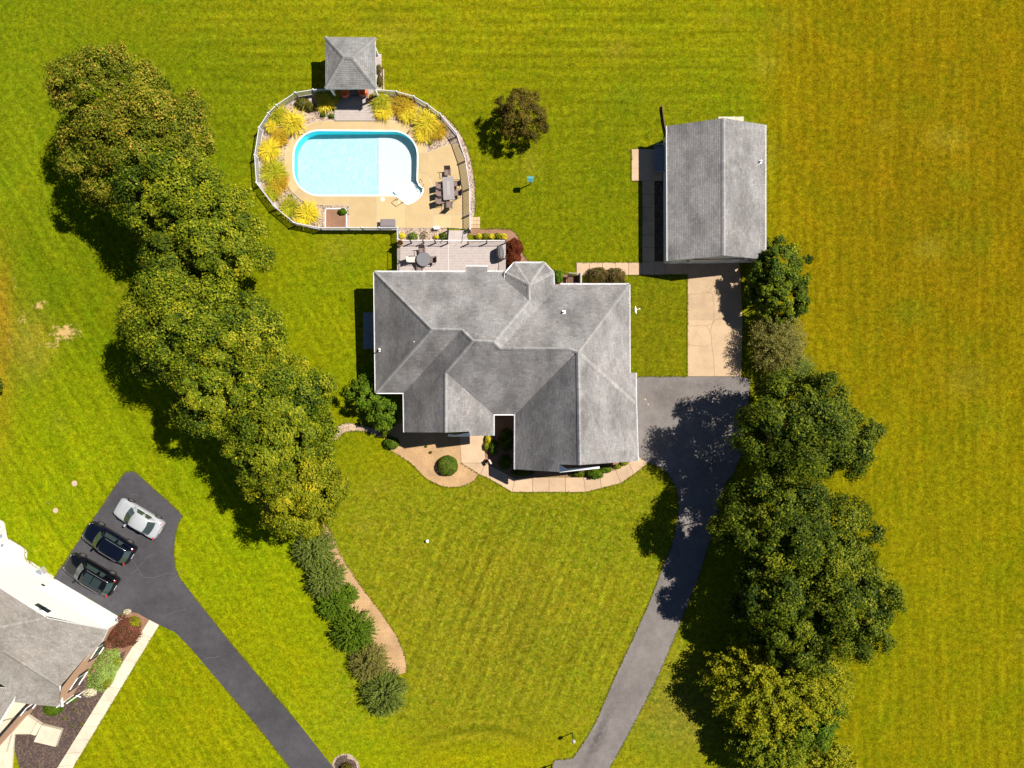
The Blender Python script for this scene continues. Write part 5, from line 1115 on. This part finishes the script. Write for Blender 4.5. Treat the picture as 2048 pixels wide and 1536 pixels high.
# ---------------------------------------------------------------- cars
def loft(mb, secs, tone=.5, cap=True):
    n = len(secs[0]); vs = [p for s in secs for p in s]; fs = []
    for i in range(len(secs) - 1):
        for k in range(n): fs.append((i * n + k, i * n + (k + 1) % n, (i + 1) * n + (k + 1) % n, (i + 1) * n + k))
    if cap: fs.append(tuple(range(n - 1, -1, -1))); fs.append(tuple((len(secs) - 1) * n + k for k in range(n)))
    mb.add(vs, fs, tone)
def car(px, py, deg, label, L, Wd, Ht, paint, suv, sunroof=False):
    g = P(px, py, .5 / H); t = thing('parked_car', label, 'car', (g.x, g.y, .03), math.radians(deg), 'cars parked in the neighbour driveway')
    hw_, hl = Wd / 2, L / 2; zb = .92 if not suv else 1.05; hood = .80 if not suv else .98; deckz = .98 if not suv else 1.10
    # body: stations from tail (-) to nose (+)
    st = [(-1.0, .70, .38, .74), (-.985, .84, .26, deckz * .93), (-.93, .93, .2, deckz), (-.75, .985, .2, deckz + .02), (-.4, 1.0, .2, zb), (.0, 1.0, .2, zb), (.32, .99, .2, zb - .01), (.48, .98, .2, hood + .04), (.7, .96, .2, hood - .02), (.88, .89, .2, hood - .10), (.955, .78, .24, hood - .20), (1.0, .56, .34, hood - .36)]
    secs = []
    for s, wk, zl, zt in st:
        w_ = hw_ * wk; x = s * hl; prof = [(w_ * .90, zl), (w_ * .985, zl + .1), (w_, (zl + zt) / 2), (w_ * .97, zt - .12), (w_ * .88, zt - .03), (w_ * .6, zt), (0, zt + .015)]
        ring = prof + [(-y, z) for y, z in prof[::-1][1:]]; secs.append([(x, y, z) for y, z in ring])
    mb = MB(); loft(mb, secs); mb.build('body', paint, t, True)
    # cabin
    xf0, xf1, xr1, xr0 = (.36 * hl, .05 * hl, -.50 * hl, -.74 * hl) if not suv else (.38 * hl, .12 * hl, -.78 * hl, -.94 * hl)
    wb, wr = hw_ * .88, hw_ * .70
    def ring(x, w0, z): return (x, w0, z)
    secs = []
    for x, w_, z in ((xf0, wb * .86, zb - .05), ((xf0 + xf1) / 2, wb * .86, (zb + Ht) / 2 + .02), (xf1, wr, Ht - .05), (xf1 - .25, wr, Ht), (0 if xf1 > .3 else -.25 * hl, wr, Ht + .02), ((xf1 + xr1) / 2, wr, Ht + .02), (xr1, wr * .95, Ht - .03), ((xr1 + xr0) / 2, wr, (Ht + deckz) / 2 + .06), (xr0, wb * .82, deckz - .02)):
        zz = zb - .06; secs.append([(x, wb * (.98 if abs(x) < hl * .5 else .93), zz), (x, (w_ + wb) / 2 * .98, (zz + z) / 2), (x, w_ * .98, z - .04), (x, w_ * .85, z), (x, 0, z + .02), (x, -w_ * .85, z), (x, -w_ * .98, z - .04), (x, -(w_ + wb) / 2 * .98, (zz + z) / 2), (x, -wb * (.98 if abs(x) < hl * .5 else .93), zz)])
    secs.sort(key=lambda s: -s[0][0]); mb = MB(); loft(mb, secs); mb.build('cabin', paint, t, True)
    def sheetg(name, corners, bulge, lift, mat):
        """curved pane between four corners a b (bottom) c d (top)"""
        a, b, c, d = [Vector(v) for v in corners]; nn = (b - a).cross(d - a).normalized(); nn = nn if nn.z > 0 or abs(nn.z) < .2 else -nn; nu, nv = 6, 3; vs = []; fs = []
        for j in range(nv + 1):
            for i in range(nu + 1):
                u, v = i / nu, j / nv; p = (a.lerp(b, u)).lerp(d.lerp(c, u), v); vs.append(p + nn * (lift) + bulge * 4 * u * (1 - u))
        for j in range(nv):
            for i in range(nu): q = j * (nu + 1) + i; fs.append((q, q + 1, q + nu + 2, q + nu + 1))
        mb = MB(); mb.add(vs, fs); return mb.build(name, mat, t, True)
    g_ = M['cglass']
    sheetg('windshield', [(xf0 + .03, -wb * .84, zb + .01), (xf0 + .03, wb * .84, zb + .01), (xf1 + .04, wr * .88, Ht - .01), (xf1 + .04, -wr * .88, Ht - .01)], Vector((.10, 0, .03)), .035, g_)
    sheetg('rear_window', [(xr0 + .02, wb * .74, deckz + .05), (xr0 + .02, -wb * .74, deckz + .05), (xr1 - .03, -wr * .82, Ht - .0), (xr1 - .03, wr * .82, Ht - .0)], Vector((-.08, 0, .02)), .04, g_)
    for s in (1, -1):
        xm = (xf1 + xr1) / 2 + .05
        for xa, xb_ in ((xf1 + .22, xm + .04), (xm - .04, xr1 - .02 if not suv else xr1 + .55)):
            sheetg('side_window', [(xa if s > 0 else xb_, s * wb * .985, zb + .02), (xb_ if s > 0 else xa, s * wb * .985, zb + .02), (xb_ * .97 if s > 0 else xa - .25, s * wr * 1.02, Ht - .10), (xa - .25 if s > 0 else xb_ * .97, s * wr * 1.02, Ht - .10)], Vector((0, s * .01, 0)), 0, g_).location = (0, s * .03, .01)
        for x in (.62 * hl, -.62 * hl):
            mb = MB(); r_ = .34 if not suv else .37; n = 20
            vs = [(r_ * math.cos(2 * math.pi * k / n), y, r_ * math.sin(2 * math.pi * k / n)) for y in (-.11, .11) for k in range(n)]
            mb.add(vs, [(k, (k + 1) % n, n + (k + 1) % n, n + k) for k in range(n)] + [tuple(range(n - 1, -1, -1)), tuple(range(n, 2 * n))]); q = mb.build('wheel', M['rubber'], t); q.location = (x, s * (hw_ - .10), r_)
            m2 = MB(); vs = [(.2 * math.cos(2 * math.pi * k / 10), y, .2 * math.sin(2 * math.pi * k / 10)) for y in (-.118, .118) for k in range(10)]; m2.add(vs, [(k, (k + 1) % 10, 10 + (k + 1) % 10, 10 + k) for k in range(10)] + [tuple(range(9, -1, -1)), tuple(range(10, 20))]); m2.build('rim', M['alloy'], q)
        mb = MB(); mb.box((xf1 + .42, s * (hw_ + .07), zb + .06), (.14, .22, .14)); mb.build('mirror', paint, t)
        mb = MB(); mb.box((hl * .865, s * hw_ * .70, hood - .165), (.34, .16, .07), s * -.62); mb.build('headlight', M['lamp'], t)
        mb = MB(); mb.box((-hl * .935, s * hw_ * .72, deckz - .075), (.09, .30, .12), s * .3); mb.build('taillight', M['red'], t)
        if suv: mb = MB(); mb.tube([(xf1 - .25, s * wr * .93, Ht + .02), (xf1 - .4, s * wr * .93, Ht + .07), (xr1 + .3, s * wr * .93, Ht + .06), (xr1 + .15, s * wr * .93, Ht + .01)], .02, 6); mb.build('roof_rail', M['alloy'], t)
    if sunroof:
        for xa, xb_ in ((xf1 - .25, xf1 - 1.0), (xf1 - 1.08, xf1 - 1.85)): sheetg('sunroof', [(xb_, -wr * .68, Ht + .03), (xa, -wr * .68, Ht + .03), (xa, wr * .68, Ht + .03), (xb_, wr * .68, Ht + .03)], Vector((0, 0, .0)), .022, M['glass'])
    mb = MB(); mb.box((-hl * .995, 0, .55), (.03, .5, .14)); mb.build('licence_plate', M['white'], t)
    mb = MB(); mb.box((hl * .965, 0, .48), (.06, hw_ * .9, .14)); mb.build('grille', M['darkplastic'], t)
    return t
car(278, 1035.5, 149, 'silver white sedan, topmost of the three parked cars', 4.55, 1.86, 1.45, M['silver'], False)
car(219.5, 1084, 148.5, 'black car with dark blue sheen, middle of the three parked cars', 4.85, 1.92, 1.62, M['black2'], True)
car(183.5, 1147, 149.5, 'black car with panoramic glass roof, nearest to the white wall', 4.95, 1.94, 1.60, M['black'], True, True)

# ---------------------------------------------------------------- furniture
def chair(px, py, z, deg, label, group, seatm, w_=.55, arms=True):
    g = PZ(px, py, z + .45); t = thing('patio_chair', label, 'chair', (g.x, g.y, z), math.radians(deg), group)   # backrest at -x
    mb = MB(); mb.box((0, 0, .42), (w_ * .92, w_ * .88, .03)); mb.build('seat', seatm, t)
    mb = MB(); vs = [(-w_ * .46, -w_ * .44, .44), (-w_ * .46, w_ * .44, .44), (-w_ * .80, w_ * .44, .98), (-w_ * .80, -w_ * .44, .98)]; mb.add(vs + [(x - .025, y, z_) for x, y, z_ in vs], [(0, 1, 2, 3), (7, 6, 5, 4), (0, 4, 5, 1), (1, 5, 6, 2), (2, 6, 7, 3), (3, 7, 4, 0)]); mb.build('backrest', seatm, t)
    for s in (1, -1):
        for x in (w_ * .45, -w_ * .45): mb = MB(); mb.tube([(x, s * w_ * .48, 0), (x, s * w_ * .48, .42)], .018, 5); mb.build('leg', M['frame'], t)
        if arms: mb = MB(); mb.tube([(w_ * .45, s * w_ * .5, .42), (w_ * .42, s * w_ * .52, .64), (-w_ * .55, s * w_ * .5, .66)], .022, 5); mb.build('armrest', M['frame'], t)
        mb = MB(); mb.tube([(-w_ * .47, s * w_ * .46, .42), (-w_ * .83, s * w_ * .46, 1.0)], .018, 5); mb.build('back_frame', M['frame'], t)
    return t
g = PZ(897, 376.5, .84); t = thing('dining_table', 'long grey rectangular dining table on the patio right of the pool', 'table', (g.x, g.y, ZP), math.radians(3))
mb = MB(); mb.box((0, 0, .72), (.98, 2.02, .035)); mb.build('table_top', M['table'], t)
mb = MB(); mb.box((0, 0, .742), (.26, 1.3, .006)); mb.build('inlay_panel', plain('light_grey_panel', (.30, .28, .275), .5, var=.05), t)
for sx in (-1, 1):
    for sy in (-1, 1): mb = MB(); mb.tube([(sx * .42, sy * .92, 0), (sx * .42, sy * .92, .71)], .03, 6); mb.build('leg', M['frame'], t)
CG = 'brown sling chairs around the long dining table'
for (x, y, d, lb) in ((895, 345, -88, 'brown sling chair at the top end of the long table'), (883, 372, 3, 'brown sling chair on the left of the long table, upper one'), (883.5, 387, 3, 'brown sling chair on the left of the long table, middle one'), (883, 402, 10, 'brown sling chair pulled out at the lower left of the long table'),
                      (913, 367, 183, 'brown sling chair on the right of the long table, upper one'), (915, 386, 183, 'brown sling chair on the right of the long table, lower one'), (899, 408, 86, 'brown sling chair at the bottom end of the long table')):
    chair(x, y, ZP, d, lb, CG, M['wicker'])
g = PZ(847, 518.5, ZD + .72); t = thing('round_table', 'round glass topped table on the timber deck', 'table', (g.x, g.y, ZD)); mb = MB(); mb.lathe([(.60, .70), (.61, .71), (.60, .725), (.01, .726)], n=28)
gt = m_glass('grey_glass_top', (.16, .16, .17), .12); mb.build('glass_top', gt, t)
mb = MB(); vs = []
for k in range(24):
    a, b = 2 * math.pi * k / 24, 2 * math.pi * (k + 1) / 24; mb.tube([(.61 * math.cos(a), .61 * math.sin(a), .71), (.61 * math.cos(b), .61 * math.sin(b), .71)], .02, 4, cap=False)
mb.build('rim', M['frame'], t)
for k in range(4): mb = MB(); a = .78 + k * 1.571; mb.tube([(.42 * math.cos(a), .42 * math.sin(a), 0), (.36 * math.cos(a), .36 * math.sin(a), .7)], .022, 5); mb.build('leg', M['frame'], t)
DG = 'chairs around the round deck table'
chair(844, 502, ZD, -86, 'brown chair above the round deck table', DG, M['wicker']); chair(825, 519, ZD, 2, 'pale cushioned chair left of the round deck table', DG, M['cushion']); chair(864, 520, ZD, 182, 'brown chair right of the round deck table', DG, M['wicker']); chair(840, 538, ZD, 88, 'chair below the round deck table, partly by the roof edge', DG, M['wicker'])
g = PZ(1000, 506, ZD + .6); t = thing('covered_grill', 'barbecue grill under a charcoal cover at the right end of the deck', 'grill', (g.x, g.y, ZD), math.radians(2))
mb = MB(); pr = []
for z, sx, sy in ((0, .30, .60), (.15, .32, .63), (.75, .31, .62), (.95, .26, .58), (1.08, .16, .45), (1.12, .05, .2)):
    pr.append([(sx * (abs(math.cos(a)) ** .6) * (1 if math.cos(a) > 0 else -1) * (1 + .03 * math.sin(5 * a + z * 4)), sy * (abs(math.sin(a)) ** .6) * (1 if math.sin(a) > 0 else -1), z) for a in [2 * math.pi * k / 24 for k in range(24)]])
loft(mb, pr); mb.build('cover', M['cover'], t, True)
mb = MB(); mb.tube([(-.02, -.35, 1.115), (.0, 0, 1.14), (.02, .35, 1.11)], .015, 4); mb.build('cover_strap', M['rail'], t)
t, zz = flower_pot(801.5, 487.5, ZD, .27, 'terracotta pot of dry flowers in the left corner of the deck', 'rust')
def potplant(t, r, z, kind):
    rs = np.random.RandomState(5); p = sphere(160, rs) * np.array([r, r, r * .6]) + np.array([0, 0, z + .05]); link('plant', leaves(p, rs.normal(size=p.shape) + [0, 0, 1], np.full(160, .045), .6, .45 + rs.normal(0, .2, 160), LF[kind], 'plant'), t)
potplant(t, .2, .38, 'rust')
t, zz = flower_pot(745, 198, .22, .30, 'terracotta pot at the right side of the pavilion deck', 'rust'); potplant(t, .2, .4, 'green')
for (x, y, d, lb) in ((690, 186, -70, 'orange cushioned armchair in the pavilion shade, left of two'), (727, 184, -110, 'orange cushioned armchair in the pavilion shade, right of two')):
    g = PZ(x, y, .6); t = thing('lounge_chair', lb, 'armchair', (g.x, g.y, .22), math.radians(d + 180)); 
    mb = MB(); mb.lathe([(.36, .05), (.42, .2), (.40, .34)], n=16); mb.build('base_shell', M['wicker'], t, True); mb = MB(); mb.lathe([(.34, .34), (.38, .40), (.34, .47), (.02, .49)], n=16); mb.build('cushion', M['orange'], t, True)
    mb = MB(); pr = [[(.40 * math.cos(a) * k, .40 * math.sin(a) * k, z) for a in np.linspace(math.radians(100), math.radians(260), 12)] for z, k in ((.3, 1), (.75, 1.1), (.78, .95), (.42, .85))]
    vs = [p for q in pr for p in q]; n = 12; mb.add(vs, [(i * n + k, i * n + k + 1, (i + 1) * n + k + 1, (i + 1) * n + k) for i in range(3) for k in range(n - 1)]); mb.build('backrest', M['orange'], t, True)
g = PZ(709, 182, .5); t = thing('fire_table', 'dark square table between the armchairs under the pavilion', 'table', (g.x, g.y, .22)); mb = MB(); mb.box((0, 0, .40), (.8, .8, .05)); mb.build('table_top', M['cover'], t); mb = MB(); mb.box((0, 0, .19), (.6, .6, .36)); mb.build('pedestal', M['rail'], t)
# porch swing bench by the garage wall
g = P(1317, 321); t = thing('garden_bench', 'wide slatted bench with rounded arms in the shade of the garage', 'bench', (g.x, g.y, .05))
for i in range(6): mb = MB(); mb.box((-.42 + i * .16, 0, .46 + .02 * abs(i - 2.5)), (.13, 2.2, .03)); mb.build('seat_slat', M['bluegrey'], t)
for i in range(4): mb = MB(); mb.box((.50 + i * .03, 0, .60 + i * .13), (.03, 2.2, .10)); mb.build('back_slat', M['bluegrey'], t)
for s in (1, -1):
    mb = MB(); mb.tube([(-.55, s * 1.18, .62), (-.3, s * 1.2, .72), (.2, s * 1.2, .72), (.62, s * 1.18, .95)], .07, 8); mb.build('arm', M['bluegrey'], t)
    for x in (-.45, .5): mb = MB(); mb.tube([(x, s * 1.15, 0), (x, s * 1.18, .66)], .04, 6); mb.build('leg', M['bluegrey'], t)
# side porch steps by the barberry
t = thing('side_steps', 'short dark stair with railing between the turret and the barberry', 'steps', P(1148, 560)); 
for k in range(4): mb = MB(); mb.box((.35 - k * .28, -.1, .12 + k * .14), (.27, 1.0, .04)); mb.build('stair_tread', M['mulch_r'] if False else M['timber'], t)
for y in (.42, -.6):
    mb = MB(); mb.tube([(.5, y, .95), (-.6, y, 1.4)], .035, 4); mb.build('handrail', M['acgrey'] if y > 0 else M['timber'], t)
    mb = MB()
    for k in range(8): mb.box((.45 - k * .14, y, .55 + k * .055), (.03, .03, .85))
    mb.build('baluster', M['timber'], t)
mb = MB(); mb.box((.52, -.1, .62), (.12, 1.2, 1.24)); mb.build('end_post', M['acgrey'], t)
# bird house on a post, lawn bits
g = P(1060, 369); t = thing('bird_house', 'bird house with a teal roof on a post in the back lawn', 'bird house', g); mb = MB(); mb.tube([(0, 0, 0), (0, 0, 1.45)], .05, 6); mb.build('post', M['timber'], t)
mb = MB(); mb.box((0, 0, 1.58), (.30, .26, .26)); mb.build('house_box', M['timber'], t)
mb = MB(); mb.add([(-.28, -.24, 1.68), (.28, -.24, 1.68), (.28, 0, 1.86), (-.28, 0, 1.86), (-.28, .24, 1.68), (.28, .24, 1.68)], [(0, 1, 2, 3), (3, 2, 5, 4), (0, 3, 4), (1, 5, 2), (0, 4, 5, 1)]); mb.build('roof', M['teal'], t)
g = P(1144.3, 1465.5); t = thing('lamp_post', 'black lamp post with a lantern head on the lawn beside the lower driveway', 'lamp post', g); mb = MB(); mb.tube([(0, 0, 0), (0, 0, .1), (0, 0, 1.3)], [.07, .045, .04], 8); mb.build('pole', M['rail'], t)
mb = MB(); mb.lathe([(.06, 1.3), (.13, 1.36), (.15, 1.58)], n=6); mb.build('lantern_glass', M['acgrey'], t); mb = MB(); mb.lathe([(.19, 1.58), (.12, 1.68), (.03, 1.76)], n=6); mb.build('lantern_cap', M['acgrey'], t)
g = P(855.5, 1081); t = thing('well_cap', 'short white capped pipe standing in the front lawn', 'pipe', g); mb = MB(); mb.lathe([(.10, 0), (.10, .28)], n=14); mb.build('casing', M['white'], t); mb = MB(); mb.lathe([(.13, .28), (.13, .33), (.02, .36)], n=14); mb.build('cap', M['white'], t)
g = P(1103, 1529); t = thing('mailbox', 'pale mailbox on a post at the bottom end of the driveway', 'mailbox', g, math.radians(30)); mb = MB(); mb.box((0, 0, .5), (.09, .09, 1.0)); mb.build('post', M['rail'], t); mb = MB(); mb.box((0, 0, 1.08), (.42, .22, .18)); mb.box((0, 0, 1.18), (.38, .16, .05)); mb.build('box_body', M['white'], t)
for (x, y, r_, lb) in ((149, 967, .26, 'pale round stepping stone in the neighbouring lawn, upper of two'), (111, 1021, .24, 'pale round stepping stone in the neighbouring lawn, lower of two')):
    t = thing('round_stone', lb, 'stepping stone', P(x, y)); mb = MB(); mb.lathe([(r_, -.05), (r_, .03), (r_ * .8, .045), (.01, .05)], n=14); mb.build('stone_body', M['stone'], t)
for (x, y, lb) in ((1290, 799, 'small pale stone on the driveway near the garage wing, upper of two'), (1296, 809, 'small pale stone on the driveway near the garage wing, lower of two')):
    t = thing('small_stone', lb, 'stone', P(x, y)); mb = MB(); mb.lathe([(.09, .03), (.08, .07), (.01, .09)], n=8); mb.build('stone_body', M['stone'], t)
g = P(1406, 553); t = thing('door_stop', 'tiny teal toy standing on the concrete before the garage door', 'toy', (g.x, g.y, .05)); mb = MB(); mb.lathe([(.06, 0), (.03, .1), (.05, .22), (.01, .3)], n=8); mb.build('toy_body', M['teal'], t)
t = thing('welcome_post', 'small pale ornament post at the bend of the entry walk', 'ornament', P(981, 921)); mb = MB(); mb.tube([(0, 0, 0), (0, 0, .9)], .03, 6); mb.build('post', M['rail'], t); mb = MB(); mb.box((0, 0, .95), (.12, .42, .26), .5); mb.build('sign_board', M['cushion'], t)
t, zz = flower_pot(974, 921, .03, .18, 'dark red flower pot at the bend of the entry walk', 'red'); potplant(t, .14, .26, 'red')
